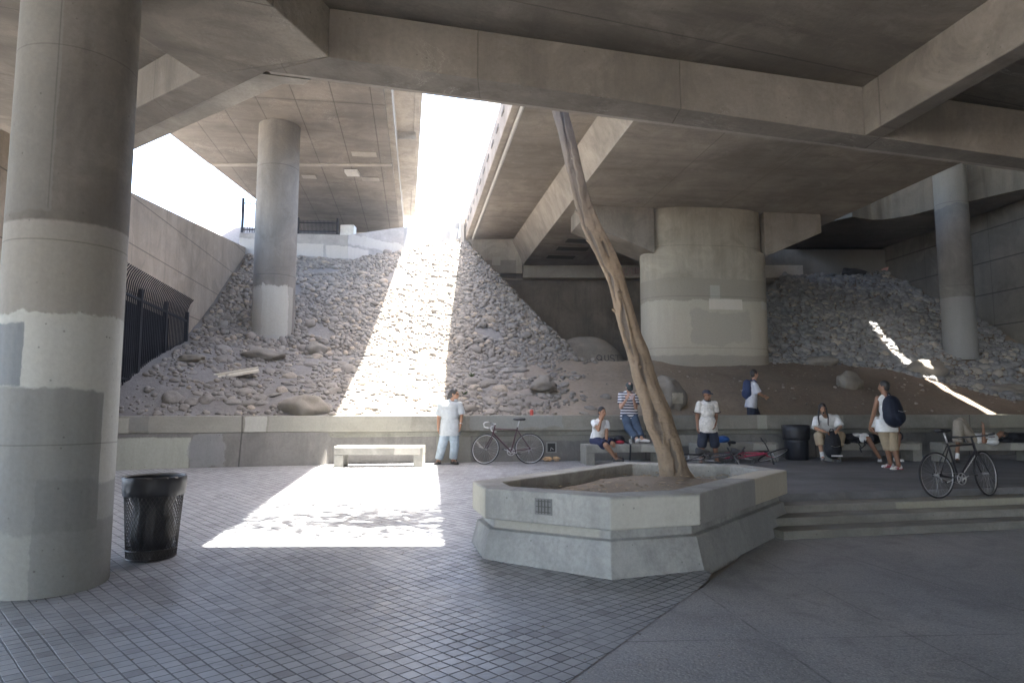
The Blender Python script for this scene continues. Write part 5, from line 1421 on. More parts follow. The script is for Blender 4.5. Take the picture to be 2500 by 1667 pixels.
        remesh(mb.build("hair", hm, root, smooth=True), 0.008)
    elif hair in ('cap', 'capfwd'):
        prof = []
        for j in range(7):
            a_ = PI / 2 * j / 6; prof.append([P(0.088 * math.cos(a_) * math.cos(2 * PI * i / 20), -0.014 + 0.106 * math.cos(a_) * math.sin(2 * PI * i / 20), 0.030 + 0.085 * math.sin(a_)) for i in range(20)])
        mb.rings(prof); 
        mb.rings([[P(x * 0.08, 0.080 + 0.075 * math.sqrt(max(0, 1 - x * x)), z - 0.02 * (1 - x * x)) for x in (-1, -.6, -.2, .2, .6, 1)] + [P(x * 0.08, 0.06, z) for x in (1, .6, .2, -.2, -.6, -1)] for z in (0.026, 0.036)])
        mb.build("cap", hm, root, smooth=False)
        mb2 = MB(); mb2.ell(P(0, -0.045, 0.0), (0.078 * k, 0.058 * k, 0.06 * k), m); mb2.build("hair", HAIR, root, smooth=True)
    return root, P, m, J, O
def Q(Y): return lambda px, py, dy=0.0: D(px, py, Y + dy)

# -- long haired man by the wall
q = Q(15.62)
jean = cloth_mat("pale_jeans", (0.36, 0.43, 0.49), var=0.22); shirtA = cloth_mat("grey_work_shirt", (0.42, 0.45, 0.47), var=0.12)
root, P, m, J, O = person("long haired man in sunglasses, grey shirt and pale jeans standing against the wall", dict(
    hd=q(1110, 962, -.02), sa=q(1078, 986), sb=q(1121, 986), ea=q(1071, 1019, .03), eb=q(1127, 1015, .03), wa=q(1070, 1044, -.04), wb=q(1124, 1040, -.06),
    ha=q(1090, 1048), hb=q(1107, 1048), ka=q(1080, 1086, -.05), kb=q(1110, 1086, -.05), aa=q(1071, 1123), ab=q(1106, 1122)), SK_TAN, shirt=shirtA, sleeve=0.85, pants=jean, pant_to=1.92, shoes=M_shoe_d, hair='long', face=(0.92, -0.38, -0.02),
    toes=((-0.3, -1, 0), (0.75, -1, 0)), shirt_g=0.045, pant_g=0.035, hem=0.14, wide=1.15)
sg = MB()
for s2 in (-1, 1): sg.ell(P(s2 * 0.032, 0.090, 0.006), (0.026, 0.010, 0.017), m, 10, 6)
sg.tube([P(-0.07, 0.05, 0.01), P(-0.03, 0.097, 0.012), P(0.03, 0.097, 0.012), P(0.07, 0.05, 0.01), P(0.078, -0.01, 0.008)], 0.004, 5)
sg.build("sunglasses", M_eye, root, smooth=True)
MB().ring(J['wb'] * 0.75 + J['eb'] * 0.25, J['eb'] - J['wb'], 0.036, 0.010, 16, 5).build("wristwatch", M_chrome, root)
# shirt collar
MB().tube([P(-0.05, 0.02, -0.125), P(0.0, 0.06, -0.14), P(0.05, 0.02, -0.125)], [0.016, 0.02, 0.016], 6).build("collar", shirtA, root, smooth=True)

# -- young man seated, hand over his face
q = Q(15.72); navy = cloth_mat("navy_shorts", (0.035, 0.04, 0.085))
root, P, m, J, O = person("seated man in a white shirt and navy shorts resting his face in one hand", dict(
    hd=q(1470, 1006, -.08), sa=q(1450, 1030, -.02), sb=q(1480, 1031, .05), ea=q(1461, 1049, -.25), wa=q(1468, 1022, -.22), fa=q(1471, 1009, -.18), eb=q(1481, 1058, -.05), wb=q(1480, 1080, -.20),
    ha=q(1451, 1076, .0), hb=q(1465, 1075, .12), ka=q(1479, 1086, -.28), kb=q(1496, 1083, -.18), aa=q(1503, 1117, -.12), ab=q(1503, 1113, -.02)), SK_TAN, shirt=M_white, sleeve=0.62, pants=navy, pant_to=0.92, shoes=M_shoe_d,
    hair='fade', face=(0.55, -0.85, -0.12), palms=((0.3, 1, 0), (0, 0, -1)), thumbs=(1, 1), curl=(0.25, 0.5), toes=((0.9, -0.4, 0), (0.9, -0.4, 0)), shirt_g=0.03, hem=0.03, pant_g=0.03)
# -- striped shirt, looking down at a phone
t = NT("striped_knit"); X, Y, Z = t.sep(t.obj)[0:3]
fr = t.math('FRACT', t.math('MULTIPLY', t.math('ADD', Z, t.math('MULTIPLY', t.noise(t.obj, 4, 2), 0.03)), 15.5))
M_stripe = t.fin(t.mix(t.rng(fr, 0.46, 0.54), (0.025, 0.028, 0.06), (0.70, 0.70, 0.72)), 0.85, t.noise(t.obj, 8, 4), 0.4, 0.02, 0.2)
denim = cloth_mat("dark_jeans", (0.075, 0.105, 0.155), var=0.35, scale=5)
q = Q(16.35)
root, P, m, J, O = person("man in dark cap and striped polo shirt leaning on the wall with a phone", dict(
    hd=q(1536.5, 945, -.06), sa=q(1516, 962, .05), sb=q(1553, 962, .05), ea=q(1516, 994, -.05), wa=q(1530, 974, -.30), fa=q(1533, 966, -.34), eb=q(1552, 995, -.05), wb=q(1547, 975, -.30), fb=q(1544, 967, -.34),
    ha=q(1527, 1012, .12), hb=q(1545, 1012, .12), ka=q(1534, 1045, -.10), kb=q(1556, 1043, -.08), aa=q(1555, 1071, -.42), ab=q(1566, 1069, -.36)), SK_LT, shirt=M_stripe, sleeve=0.72, pants=denim, pant_to=1.93, shoes=M_shoe_w,
    hair='capfwd', face=(0.02, -0.72, -0.70), up=(0, -0.55, 0.83), palms=((0.2, 1, 0.4), (-0.2, 1, 0.4)), thumbs=(1, -1), toes=((0.1, -1, 0.25), (0.85, -0.5, 0)), hairmat=simple("dark_green_cap", (0.03, 0.042, 0.045), 0.8), shirt_g=0.026, hem=0.10, pant_g=0.03)
ph = MB().box((0, 0, 0), (0.085, 0.012, 0.15)).build("phone", simple("pale_phone", (0.62, 0.5, 0.52), 0.4), bevel=0.004); ph.location = q(1543, 968, -.42); ph.rotation_euler = (0.7, 0.15, 0.2); tag(ph, "pale phone held by the man in the striped shirt", "phone")
# -- capped man in printed white shirt
q = Q(15.5); shortsd = cloth_mat("dark_blue_shorts", (0.030, 0.036, 0.055))
root, P, m, J, O = person("smiling man in a cap and white ringer shirt standing behind the planter", dict(
    hd=q(1726, 963, -.03), sa=q(1707, 985), sb=q(1745, 984), ea=q(1702, 1017, .03), eb=q(1749, 1016, .03), wa=q(1703, 1043, -.04), wb=q(1746, 1036, -.10), ha=q(1718, 1042), hb=q(1737, 1042), ka=q(1714, 1083, -.03), kb=q(1745, 1083, -.03), aa=q(1711, 1124), ab=q(1751, 1124)),
    SK_BR, shirt=M_offw, sleeve=0.72, pants=shortsd, pant_to=1.18, shoes=M_shoe_d, hair='cap', face=(0.55, -0.83, -0.05), shirt_g=0.024, hem=0.13, pant_g=0.042, hairmat=simple("navy_cap", (0.035, 0.04, 0.06), 0.8), toes=((-.2, -1, 0), (.4, -1, 0)))
MB().ring((J['sa'] + J['sb']) / 2 + Vector((0.01, -0.01, 0.075)), (0, -0.35, 1), 0.070, 0.016, 24, 6).build("collar", HAIR, root)
for s_ in 'ab':
    MB().ring(J['s' + s_].lerp(J['e' + s_], 0.71), J['e' + s_] - J['s' + s_], 0.098, 0.012, 20, 6).build("cuff", cloth_mat("dark_cuff", (0.06, 0.03, 0.035)), root)
# -- walker with blue backpack behind the wall
def backpack(label, loc, w, h, dpt, rz, mat, tilt=0.0, strap=True, stripe=False):
    r_ = empty("backpack", loc, rz); r_.rotation_euler = (tilt, 0, rz); tag(r_, label, "backpack")
    mb = MB(); mb.ell((0, 0, 0), (w / 2, dpt / 2, h / 2)); mb.ell((0, 0, -h * .14), (w * .52, dpt * .52, h * .36)); mb.ell((0, 0, h * .2), (w * .43, dpt * .45, h * .3))
    remesh(mb.build("pack_body", mat, r_, smooth=True), 0.014)
    mb = MB(); mb.ell((0, -dpt * .34, -h * .18), (w * .36, dpt * .25, h * .22)); remesh(mb.build("front_pocket", mat, r_, smooth=True), 0.012)
    MB().tube([(-w * .34, -dpt * .57, -h * .02), (-w * .12, -dpt * .60, -h * .05), (w * .2, -dpt * .58, -h * .03)], 0.007, 5).build("zip", M_chrome, r_)
    if strap:
        for s_ in (-1, 1):
            MB().tube([(s_ * w * .25, dpt * .42, h * .42), (s_ * w * .33, dpt * .65, h * .47), (s_ * w * .34, dpt * .92, h * .34), (s_ * w * .34, dpt * .92, h * .05), (s_ * w * .30, dpt * .45, -h * .28)], 0.022, 6).build("strap", mat, r_)
    else:
        MB().tube([(-.05, 0.02, h * .47), (-.03, 0.02, h * .56), (.03, 0.02, h * .56), (.05, 0.02, h * .47)], 0.010, 6).build("strap", mat, r_)
    if stripe: 
        MB().box((0, -dpt * .56, -h * .36), (w * .66, 0.02, 0.03)).build("reflector", simple("white_reflector", (0.85, 0.85, 0.85), 0.4), r_)
    return r_
q = Q(18.45)
root, P, m, J, O = person("man walking behind the wall to the right in a pale grey shirt and dark shorts", dict(
    hd=q(1842, 913), sa=q(1838, 937, .17), sb=q(1842, 938, -.17), ea=q(1851, 958, .2), eb=q(1853, 961, -.2), wa=q(1864, 966, .05), wb=q(1866, 968, -.08), ha=q(1834, 985, .09), hb=q(1834, 985, -.09), ka=q(1848, 1020, .09), kb=q(1836, 1022, -.09), aa=q(1848, 1054, .09), ab=q(1826, 1056, -.09)),
    SK_TAN, shirt=cloth_mat("pale_grey_shirt", (0.50, 0.51, 0.55)), sleeve=0.9, pants=shortsd, pant_to=1.25, shoes=M_shoe_d, hair='short', face=(0.97, 0.1, -0.05), shirt_g=0.035, hem=0.12, pant_g=0.05, toes=((1, 0, 0), (1, 0, 0)))
backpack("blue backpack worn by the man walking behind the wall", q(1824, 951, -.02), 0.32, 0.56, 0.24, R(-90), cloth_mat("navy_nylon", (0.030, 0.045, 0.10), 0.6))
# -- braided man leaning forward on the bench
q = Q(16.45); khaki = cloth_mat("khaki_shorts", (0.36, 0.29, 0.20))
root, P, m, J, O = person("man with two long black braids in a white shirt leaning forward on the bench", dict(
    hd=q(2008, 997, -.30), sa=q(1993, 1022, -.05), sb=q(2041, 1018, -.02), ea=q(1992, 1046, -.20), eb=q(2052, 1043, -.15), wa=q(2013, 1053, -.42), wb=q(2043, 1051, -.42), ha=q(2006, 1072, .28), hb=q(2032, 1072, .28), ka=q(1999, 1064, -.20), kb=q(2052, 1064, -.20), aa=q(2008, 1114, -.25), ab=q(2042, 1117, -.35)),
    SK_TAN, shirt=M_white, sleeve=0.92, pants=khaki, pant_to=1.45, shoes=simple("black_white_shoe", (0.14, 0.14, 0.15), 0.6), socks=M_sock, hair='braids', face=(-0.12, -0.97, -0.15), shirt_g=0.045, hem=0.04, pant_g=0.045, palms=((0, 0, -1), (0, 0, -1)), thumbs=(-1, 1), wide=1.1, toes=((-.35, -1, 0), (-.1, -1, 0)))
mb = MB(); mb.ell(P(0, 0.078, -0.088), (0.022, 0.016, 0.024), m); mb.build("goatee", HAIR, root, smooth=True)
backpack("black backpack with a white reflective band standing between the feet of the braided man", D(2033, 1086, 16.02), 0.40, 0.66, 0.28, 0.1, cloth_mat("black_nylon", (0.018, 0.019, 0.024), 0.55), strap=False, stripe=True)
# -- standing man seen from behind, right
q = Q(13.95)
root, P, m, J, O = person("young man in white vest and red sneakers standing with his back turned", dict(
    hd=q(2157, 944, .0), sa=q(2143, 972, .02), sb=q(2181, 972, -.04), ea=q(2134, 1006, .05), eb=q(2192, 1008, -.0), wa=q(2125, 1037, .12), wb=q(2194, 1040, .10), ha=q(2153, 1042), hb=q(2176, 1042), ka=q(2165, 1083, .06), kb=q(2181, 1085, .0), aa=q(2174, 1130, .12), ab=q(2194, 1135, -.05)),
    SK_BR, shirt=M_white, sleeve=0.0, pants=khaki, pant_to=1.30, shoes=M_shoe_w, hair='fade', face=(-0.72, 0.65, -0.08), shirt_g=0.012, hem=0.10, pant_g=0.028, wide=0.82, toes=((-1, -0.15, 0), (-1, -0.25, 0)))
for i, s_ in enumerate('ab'):
    a_ = J['a' + s_]; mb = MB()
    for j in range(3):
        mb.bar(a_ + Vector((-0.03 - 0.028 * j, -0.058, -0.035)), a_ + Vector((-0.05 - 0.028 * j, -0.060, -0.072)), 0.014, 0.012)
    mb.bar(a_ + Vector((0.06, -0.045, -0.076)), a_ + Vector((-0.18, -0.055, -0.076)), 0.02, 0.014)
    mb.build("shoe_stripes", simple("red_stripe", (0.35, 0.03, 0.05), 0.6), root)
backpack("bulky dark blue backpack worn by the man standing with his back turned", q(2180, 1004, -.16), 0.50, 0.66, 0.34, R(34), cloth_mat("dark_blue_nylon", (0.016, 0.021, 0.038), 0.55), tilt=-0.12, strap=False)
# -- seated man half hidden behind him
q = Q(16.55); blk = cloth_mat("black_shorts", (0.028, 0.028, 0.034))
person("seated man in black shorts half hidden behind the man with the blue backpack", dict(
    hd=q(2170, 998, -.25), sa=q(2140, 1023, -.05), sb=q(2182, 1020, -.0), ea=q(2128, 1051, -.15), eb=q(2190, 1050, -.1), wa=q(2146, 1061, -.40), wb=q(2176, 1058, -.40), ha=q(2147, 1073, .2), hb=q(2172, 1073, .2), ka=q(2119, 1071, -.22), kb=q(2194, 1063, -.22), aa=q(2148, 1117, -.25), ab=q(2188, 1116, -.30)),
    SK_BR, shirt=M_white, sleeve=0.8, pants=blk, pant_to=0.95, shoes=M_shoe_w, hair='short', face=(-0.1, -0.95, -0.3), shirt_g=0.04, hem=0.04, pant_g=0.04, palms=((0, 0, -1), (0, 0, -1)), toes=((-.6, -1, 0), (.3, -1, 0)))
# -- man lying on the far right bench
q = Q(16.5)
person("man in beige trousers lying on the right bench with knees drawn up", dict(
    hd=q(2447, 1062, .0), sa=q(2424, 1068, .16), sb=q(2424, 1070, -.16), ea=q(2402, 1074, .2), eb=q(2402, 1078, -.28), wa=q(2385, 1070, .08), wb=q(2401, 1045, -.25), ha=q(2374, 1072, .09), hb=q(2374, 1073, -.09), ka=q(2346, 1031, .08), kb=q(2340, 1034, -.12), aa=q(2330, 1073, .12), ab=q(2337, 1119, -.30)),
    SK_BR, shirt=M_white, sleeve=0.6, pants=cloth_mat("beige_trousers", (0.33, 0.29, 0.235)), pant_to=1.55, shoes=M_shoe_d, socks=M_sock, hair='short', face=(-0.25, 0.0, 0.97), up=(1, 0, 0.25), shirt_g=0.035, hem=0.02, pant_g=0.05, palms=((0, 0, -1), (-1, 0, 0)), toes=((-1, 0, 0.1), (-.6, -1, 0)))
def soft(name, parts, mat, label, cat, v=0.014):
    mb = MB()
    c0 = Vector(parts[0][0])
    for c_, r_ in parts: mb.ell(Vector(c_) - c0, r_)
    o = remesh(mb.build(name, mat, smooth=True), v); o.location = c0
    tx = bpy.data.textures.get("crumple") or bpy.data.textures.new("crumple", 'CLOUDS'); tx.noise_scale = 0.09
    dm = o.modifiers.new("crumple", 'DISPLACE'); dm.texture = tx; dm.strength = 0.035; dm.texture_coords = 'LOCAL'
    return tag(o, label, cat)
blackb = cloth_mat("black_bag_cloth", (0.02, 0.021, 0.026), 0.6)
soft("duffel_bag", [(q(2478, 1070, .02), (0.35, 0.20, 0.14)), (q(2500, 1071, .02), (0.30, 0.2, 0.15)), (q(2452, 1075, .02), (0.16, 0.2, 0.09))], blackb, "black duffel bag used as a pillow at the right end of the far right bench", "bag")
soft("white_bag", [(q(2424, 1078, -.26), (0.14, 0.10, 0.085)), (q(2414, 1078, -.26), (0.08, 0.08, 0.06))], M_white, "white cloth bag beside the chest of the lying man", "bag")
# -- things on the benches
soft("shoulder_bag", [(D(2076, 1070, 16.55), (0.20, 0.16, 0.12)), (D(2090, 1074, 16.55), (0.16, 0.14, 0.09)), (D(2066, 1076, 16.5), (0.12, 0.12, 0.09))], blackb, "black bag on the bench right of the braided man", "bag")
soft("white_jacket", [(D(2092, 1062, 16.5), (0.14, 0.12, 0.05)), (D(2108, 1063, 16.45), (0.16, 0.12, 0.06)), (D(2106, 1071, 16.3), (0.09, 0.04, 0.09))], M_white, "crumpled white jacket draped over the black bag on the bench", "jacket")
mb = MB()
mb.tube([D(2092, 1070, 16.28), D(2097, 1084, 16.16), D(2104, 1094, 16.14), D(2112, 1086, 16.16), D(2110, 1074, 16.28)], 0.014, 5); mb.tube([D(2099, 1092, 16.14), D(2103, 1104, 16.14)], 0.016, 5)
tag(mb.build("bag_strap", blackb), "black bag strap hanging in front of the bench between two seated men", "strap")
rbk = empty("backpack", D(1512, 1075, 15.85)); tag(rbk, "red and black backpack lying on the bench beside the white shirted man", "backpack")
mb = MB(); mb.ell((0, 0, 0.02), (0.13, 0.13, 0.10)); mb.ell((-.12, 0.0, -.05), (0.12, 0.1, 0.045)); remesh(mb.build("pack_body", blackb, rbk, smooth=True), 0.012)
mb = MB(); mb.ell((0.0, -0.07, -.035), (0.11, 0.09, 0.055)); remesh(mb.build("front_pocket", cloth_mat("red_nylon", (0.32, 0.03, 0.05), 0.6), rbk, smooth=True), 0.012)
MB().tube([(0.12, 0, -.02), (0.2, -.08, -.06), (0.21, -.27, -.10), (0.20, -.28, -.25), (0.19, -.27, -.43)], 0.022, 6).build("strap", blackb, rbk)
cp = D(1539.5, 1077, 15.78)
mb = MB(); mb.lathe([(0.032, 0), (0.042, 0.10), (0.044, 0.105)], 20); o = mb.build("cup", simple("clear_cup", (0.42, 0.43, 0.43), 0.25), smooth=True, auto=40); o.location = (cp.x, cp.y, floor_z(cp.x, cp.y) + 0.456); tag(o, "clear plastic cup standing on the bench by the white shoes", "cup")
MB().tube([(0, 0, 0.02), (0.02, 0, 0.17)], 0.005, 6).build("straw", M_chrome, o)
soft("blue_bag", [(D(1766, 1072, 16.4), (0.15, 0.13, 0.08)), (D(1757, 1074, 16.4), (0.1, 0.12, 0.09))], cloth_mat("blue_cloth", (0.03, 0.10, 0.33), 0.6), "blue cloth bag on the bench right of the capped man", "bag")
soft("camera_strap", [(D(1788, 1080, 16.2), (0.09, 0.05, 0.045)), (D(1780, 1084, 16.17), (0.04, 0.03, 0.06))], blackb, "small black bag at the front edge of the bench beside the blue bag", "bag", 0.01)
# soda can on the wall
sc_ = D(1298, 1006, wall_y(0.5) + 0.25); 
o = MB().lathe([(0.026, 0), (0.033, 0.008), (0.033, 0.108), (0.027, 0.12), (0.024, 0.122)], 24).build("soda_can", simple("red_can", (0.50, 0.08, 0.06), 0.35, 0.2), smooth=True, auto=40); o.location = (sc_.x, sc_.y, 1.515); tag(o, "red soda can standing on top of the low wall", "can")
o.scale = (1.35, 1.35, 1.1)
kraft = simple("kraft_paper", (0.45, 0.30, 0.17), 0.8, var=0.25)
p_ = U(1338, 1127, PLAZA); crumple("paper_bag", Vector((p_.x, p_.y, floor_z(p_.x, p_.y) + 0.06)), (0.115, 0.08, 0.075), kraft, 51, "crumpled brown paper bag on the ground right of the maroon bicycle", "paper bag")
p_ = U(1358, 1127, PLAZA); crumple("paper_bag", Vector((p_.x, p_.y, floor_z(p_.x, p_.y) + 0.07)), (0.08, 0.07, 0.085), kraft, 52, "second brown paper scrap beside the crumpled bag, tilted upright", "paper bag")

# ================================================================== TRASH CANS
M_bag = simple("black_plastic_bag", (0.014, 0.014, 0.018), 0.5, scale=3, var=0.2, spec=0.6)
M_mesh = simple("black_coated_mesh", (0.028, 0.024, 0.024), 0.45, 0.2)
tcp = U(*d(344, 1303), 0.0); tcy = tcp.y + 0.24; tcx = D(*d(351, 1200), tcy).x
tc = empty("trash_can", (tcx, tcy, floor_z(tcx, tcy))); tag(tc, "black wire mesh trash can with a plastic liner beside the thick patched column", "trash can")
TR0, TR1, TH = 0.245, 0.305, 0.86
rad_ = lambda z: TR0 + (TR1 - TR0) * z / TH
mb = MB()
for s2 in (-1, 1):
    for i in range(44):
        pts = []
        for kk in range(14):
            z = TH * kk / 13; a_ = 2 * PI * i / 44 + s2 * z * 2.1; pts.append((rad_(z) * math.cos(a_), rad_(z) * math.sin(a_), z))
        mb.tube(pts, 0.0032, 4, cap=False)
mb.build("wire_basket", M_mesh, tc)
for z in (0.01, 0.10, TH): MB().ring((0, 0, z), (0, 0, 1), rad_(z), 0.009 if z < TH else 0.013, 48, 6).build("hoop", M_mesh if z < TH else simple("worn_rim", (0.2, 0.19, 0.18), 0.4, 0.3), tc)
MB().lathe([(0.01, 0.012), (TR0 - 0.006, 0.012), (TR0 - 0.006, 0.09)], 40).build("base_pan", M_mesh, tc)
rs_ = []
for z, rr_ in ((0.07, 0.10), (0.10, 0.20), (0.25, 0.225), (0.42, 0.205), (0.55, 0.185), (0.68, 0.24), (0.80, 0.29), (0.862, 0.300)):
    row = []
    for i in range(72):
        a_ = 2 * PI * i / 72
        k_ = rr_ * (1 + 0.10 * mnoise.noise(Vector((math.cos(a_) * 3, math.sin(a_) * 3, z * 4)))) if z < 0.8 else rr_
        row.append((k_ * math.cos(a_), k_ * math.sin(a_), z))
    rs_.append(row)
for dz, dr in ((0.875, 0.308), (0.865, 0.320), (0.80, 0.317), (0.73, 0.312), (0.675, 0.306), (0.668, 0.300)):
    row = []
    for i in range(72):
        a_ = 2 * PI * i / 72; w_ = 0.014 * mnoise.noise(Vector((a_ * 6 + dz * 22, dz * 14, 2))) + 0.010 * math.sin(a_ * 17 + dz * 60) * mnoise.noise(Vector((a_ * 2, 5, 1)))
        row.append(((dr + w_) * math.cos(a_), (dr + w_) * math.sin(a_), dz + (0.015 * mnoise.noise(Vector((math.cos(a_) * 2, math.sin(a_) * 2, 8))) if dz < 0.7 else 0)))
    rs_.append(row)
MB().rings(rs_, True, False).build("liner_bag", M_bag, tc, smooth=True)
p_ = D(*d(1830, 1045), 17.15)
t2 = empty("trash_bin", (p_.x, 17.15, PLAZA)); tag(t2, "black barrel bin lined with a black bag against the wall left of the braided man", "trash can")
MB().lathe([(0.255, 0.0), (0.275, 0.03), (0.28, 0.42), (0.285, 0.44), (0.28, 0.46), (0.285, 0.80)], 40).build("barrel", simple("black_barrel", (0.022, 0.023, 0.03), 0.5), t2, smooth=True, auto=40)
rs_ = []
for z, r_ in ((0.70, 0.20), (0.84, 0.275), (0.855, 0.29), (0.845, 0.325), (0.70, 0.325), (0.55, 0.315), (0.50, 0.31), (0.49, 0.295)):
    rs_.append([((r_ + 0.012 * mnoise.noise(Vector((a_ * 3, z * 9, 1))) + 0.006 * math.sin(a_ * 19 + z * 40)) * math.cos(a_), (r_ + 0.012 * mnoise.noise(Vector((a_ * 3, z * 9, 1)))) * math.sin(a_), z) for a_ in [2 * PI * i / 60 for i in range(60)]])
MB().rings(rs_, True, False).build("liner_bag", M_bag, t2, smooth=True)

# ================================================================== BICYCLES
M_tyre = simple("tyre_rubber", (0.022, 0.022, 0.025), 0.75); M_rim = simple("alloy_rim", (0.52, 0.52, 0.53), 0.35, 0.7); M_spoke = simple("spoke_steel", (0.35, 0.35, 0.36), 0.4, 0.7); M_blackp = simple("black_plastic", (0.025, 0.025, 0.028), 0.5)
def make_bike(name, paint, drop=False, seat=True, fat=0.015, rim=M_rim, decal=None, steer=0.0, post_h=0.16):
    b = empty(name); RW = 0.345; WB = 1.02
    hub = Vector((0, 0, RW)); fh = Vector((WB, 0, RW)); bb = Vector((0.43, 0, 0.28)); st_ = Vector((0.285, 0, 0.79)); ht = Vector((0.80, 0, 0.83)); hb_ = Vector((0.845, 0, 0.67))
    f = MB(); f.tube([bb, st_ + (st_ - bb).normalized() * 0.04], 0.016, 10); f.tube([st_ - Vector((0, 0, .015)), ht - Vector((0, 0, .03))], 0.015, 10); f.tube([bb, hb_ + Vector((-.01, 0, .03))], 0.019, 10); f.tube([hb_, ht], 0.021, 10)
    for s_ in (-1, 1):
        f.tube([bb + Vector((0, s_ * .03, 0)), hub + Vector((0, s_ * .062, 0))], 0.010, 8); f.tube([st_ + Vector((0, s_ * .02, -.01)), hub + Vector((0, s_ * .062, 0))], 0.009, 8)
    f.box(hub + Vector((0.01, .062, 0)), (0.05, 0.008, 0.05)); f.box(hub + Vector((0.01, -.062, 0)), (0.05, 0.008, 0.05)); f.tube([bb - Vector((0, .04, 0)), bb + Vector((0, .04, 0))], 0.022, 10)
    f.build("frame", paint, b, smooth=True, auto=40)
    if decal:
        dc = MB(); a_ = bb.lerp(hb_, .25); e_ = bb.lerp(hb_, .8)
        for i in range(7):
            p_ = a_.lerp(e_, i / 6); dr = (e_ - a_).normalized()
            for s_ in (-1, 1): dc.bar(p_ + Vector((0, s_ * 0.0195, -.006)), p_ + dr * 0.035 + Vector((0, s_ * 0.0195, .008)), 0.004, 0.014)
        dc.build("decal", decal, b)
    sp = MB(); top = st_ + (st_ - bb).normalized() * (0.04 + post_h); sp.tube([st_, top], 0.0135, 8); sp.build("seat_post", M_rim, b, smooth=True)
    if seat:
        s_ = MB(); s_.rings([[top + Vector((x, w * math.cos(a_), 0.035 + h * math.sin(a_))) for a_ in [2 * PI * i / 12 for i in range(12)]] for x, w, h in ((-0.14, 0.055, 0.02), (-0.12, 0.078, 0.03), (-0.05, 0.07, 0.03), (0.03, 0.035, 0.024), (0.12, 0.022, 0.02), (0.14, 0.014, 0.012))])
        s_.tube([top + Vector((-.1, 0, .02)), top, top + Vector((.1, 0, .02))], 0.008, 6); s_.build("saddle", M_blackp, b, smooth=True)
    def wheel(c, par, m_=None):
        w = MB(); w.ring(c, (0, 1, 0), RW - 0.028, 0.0085, 56, 8); w.tube([c - Vector((0, .05, 0)), c + Vector((0, .05, 0))], 0.016, 10)
        wo = w.build("wheel", rim, par, smooth=True)
        MB().ring(c, (0, 1, 0), RW - fat * 0.7, fat, 60, 8).build("tyre", M_tyre, wo, smooth=True)
        sk = MB()
        for i in range(28):
            a_ = 2 * PI * i / 28; h2 = a_ + (0.9 if i % 4 < 2 else -0.9); s2 = 1 if i % 2 else -1
            sk.tube([c + Vector((0.018 * math.cos(h2), s2 * .032, 0.018 * math.sin(h2))), c + Vector(((RW - .03) * math.cos(a_), 0, (RW - .03) * math.sin(a_)))], 0.0016, 4, cap=False)
        sk.build("spokes", M_spoke, wo)
        return wo
    wheel(hub, b)
    # steered group: built about the head axis
    ax_ = (ht - hb_).normalized(); Mst = Matrix.Translation(hb_) @ Matrix.Rotation(steer, 4, ax_) @ Matrix.Translation(-hb_)
    fk = MB()
    for s_ in (-1, 1): fk.tube([hb_ + Vector((0, s_ * .04, -.04)), hb_.lerp(fh, .6) + Vector((-.012, s_ * .052, 0)), fh + Vector((0, s_ * .055, 0))], [0.013, 0.011, 0.008], 8)
    fk.tube([hb_ + Vector((0, -.045, -.035)), hb_ + Vector((0, .045, -.035))], 0.016, 8); fk.tube([hb_ - ax_ * .05, ht + ax_ * .06], 0.016, 8)
    fk.v = [tuple(Mst @ Vector(p)) for p in fk.v]; fko = fk.build("fork", paint, b, smooth=True)
    wo = wheel(fh, b)
    for o_ in [wo] + list(wo.children):
        for v_ in o_.data.vertices: v_.co = Mst @ v_.co
    hbm = MB(); stem = ht + ax_ * .07 + Vector((.09, 0, .02)); hbm.tube([ht + ax_ * .05, ht + ax_ * .075, stem], 0.014, 8)
    if drop:
        for s_ in (-1, 1): hbm.tube([stem, stem + Vector((0, s_ * .17, 0)), stem + Vector((.03, s_ * .20, 0)), stem + Vector((.085, s_ * .205, -.005)), stem + Vector((.115, s_ * .205, -.05)), stem + Vector((.09, s_ * .205, -.115)), stem + Vector((0.03, s_ * .205, -.135)), stem + Vector((-.03, s_ * .205, -.14))], 0.012, 8); 
        for s_ in (-1, 1): hbm.tube([stem + Vector((.09, s_ * .205, 0)), stem + Vector((.125, s_ * .205, -.03)), stem + Vector((.11, s_ * .205, -.11))], 0.007, 6)
    else:
        for s_ in (-1, 1): hbm.tube([stem, stem + Vector((0, s_ * .12, .0)), stem + Vector((-.03, s_ * .30, .015))], 0.012, 8)
        for s_ in (-1, 1): hbm.tube([stem + Vector((0.0, s_ * .17, -.005)), stem + Vector((.055, s_ * .19, -.02)), stem + Vector((.05, s_ * .27, -.025))], 0.006, 6)
    hbm.v = [tuple(Mst @ Vector(p)) for p in hbm.v]; ho = hbm.build("handlebar", M_rim if drop else M_blackp, b, smooth=True)
    if not drop:
        for s_ in (-1, 1):
            g_ = MB().tube([stem + Vector((-.018, s_ * .22, .01)), stem + Vector((-.032, s_ * .31, .016))], 0.017, 8); g_.v = [tuple(Mst @ Vector(p)) for p in g_.v]; g_.build("grip", M_blackp, ho, smooth=True)
    cr = MB(); cr.ring(bb + Vector((0, -.05, 0)), (0, 1, 0), 0.085, 0.008, 36, 6); cr.ring(bb + Vector((0, -.05, 0)), (0, 1, 0), 0.03, 0.010, 20, 6)
    for i in range(5): cr.tube([bb + Vector((0, -.05, 0)), bb + Vector((.08 * math.cos(i * 1.257), -.05, .08 * math.sin(i * 1.257)))], 0.008, 5)
    ca_ = R(20)
    for s_, a_ in ((-1, ca_), (1, ca_ + PI)): cr.tube([bb + Vector((0, s_ * .065, 0)), bb + Vector((.165 * math.cos(a_), s_ * .075, .165 * math.sin(a_)))], 0.009, 6)
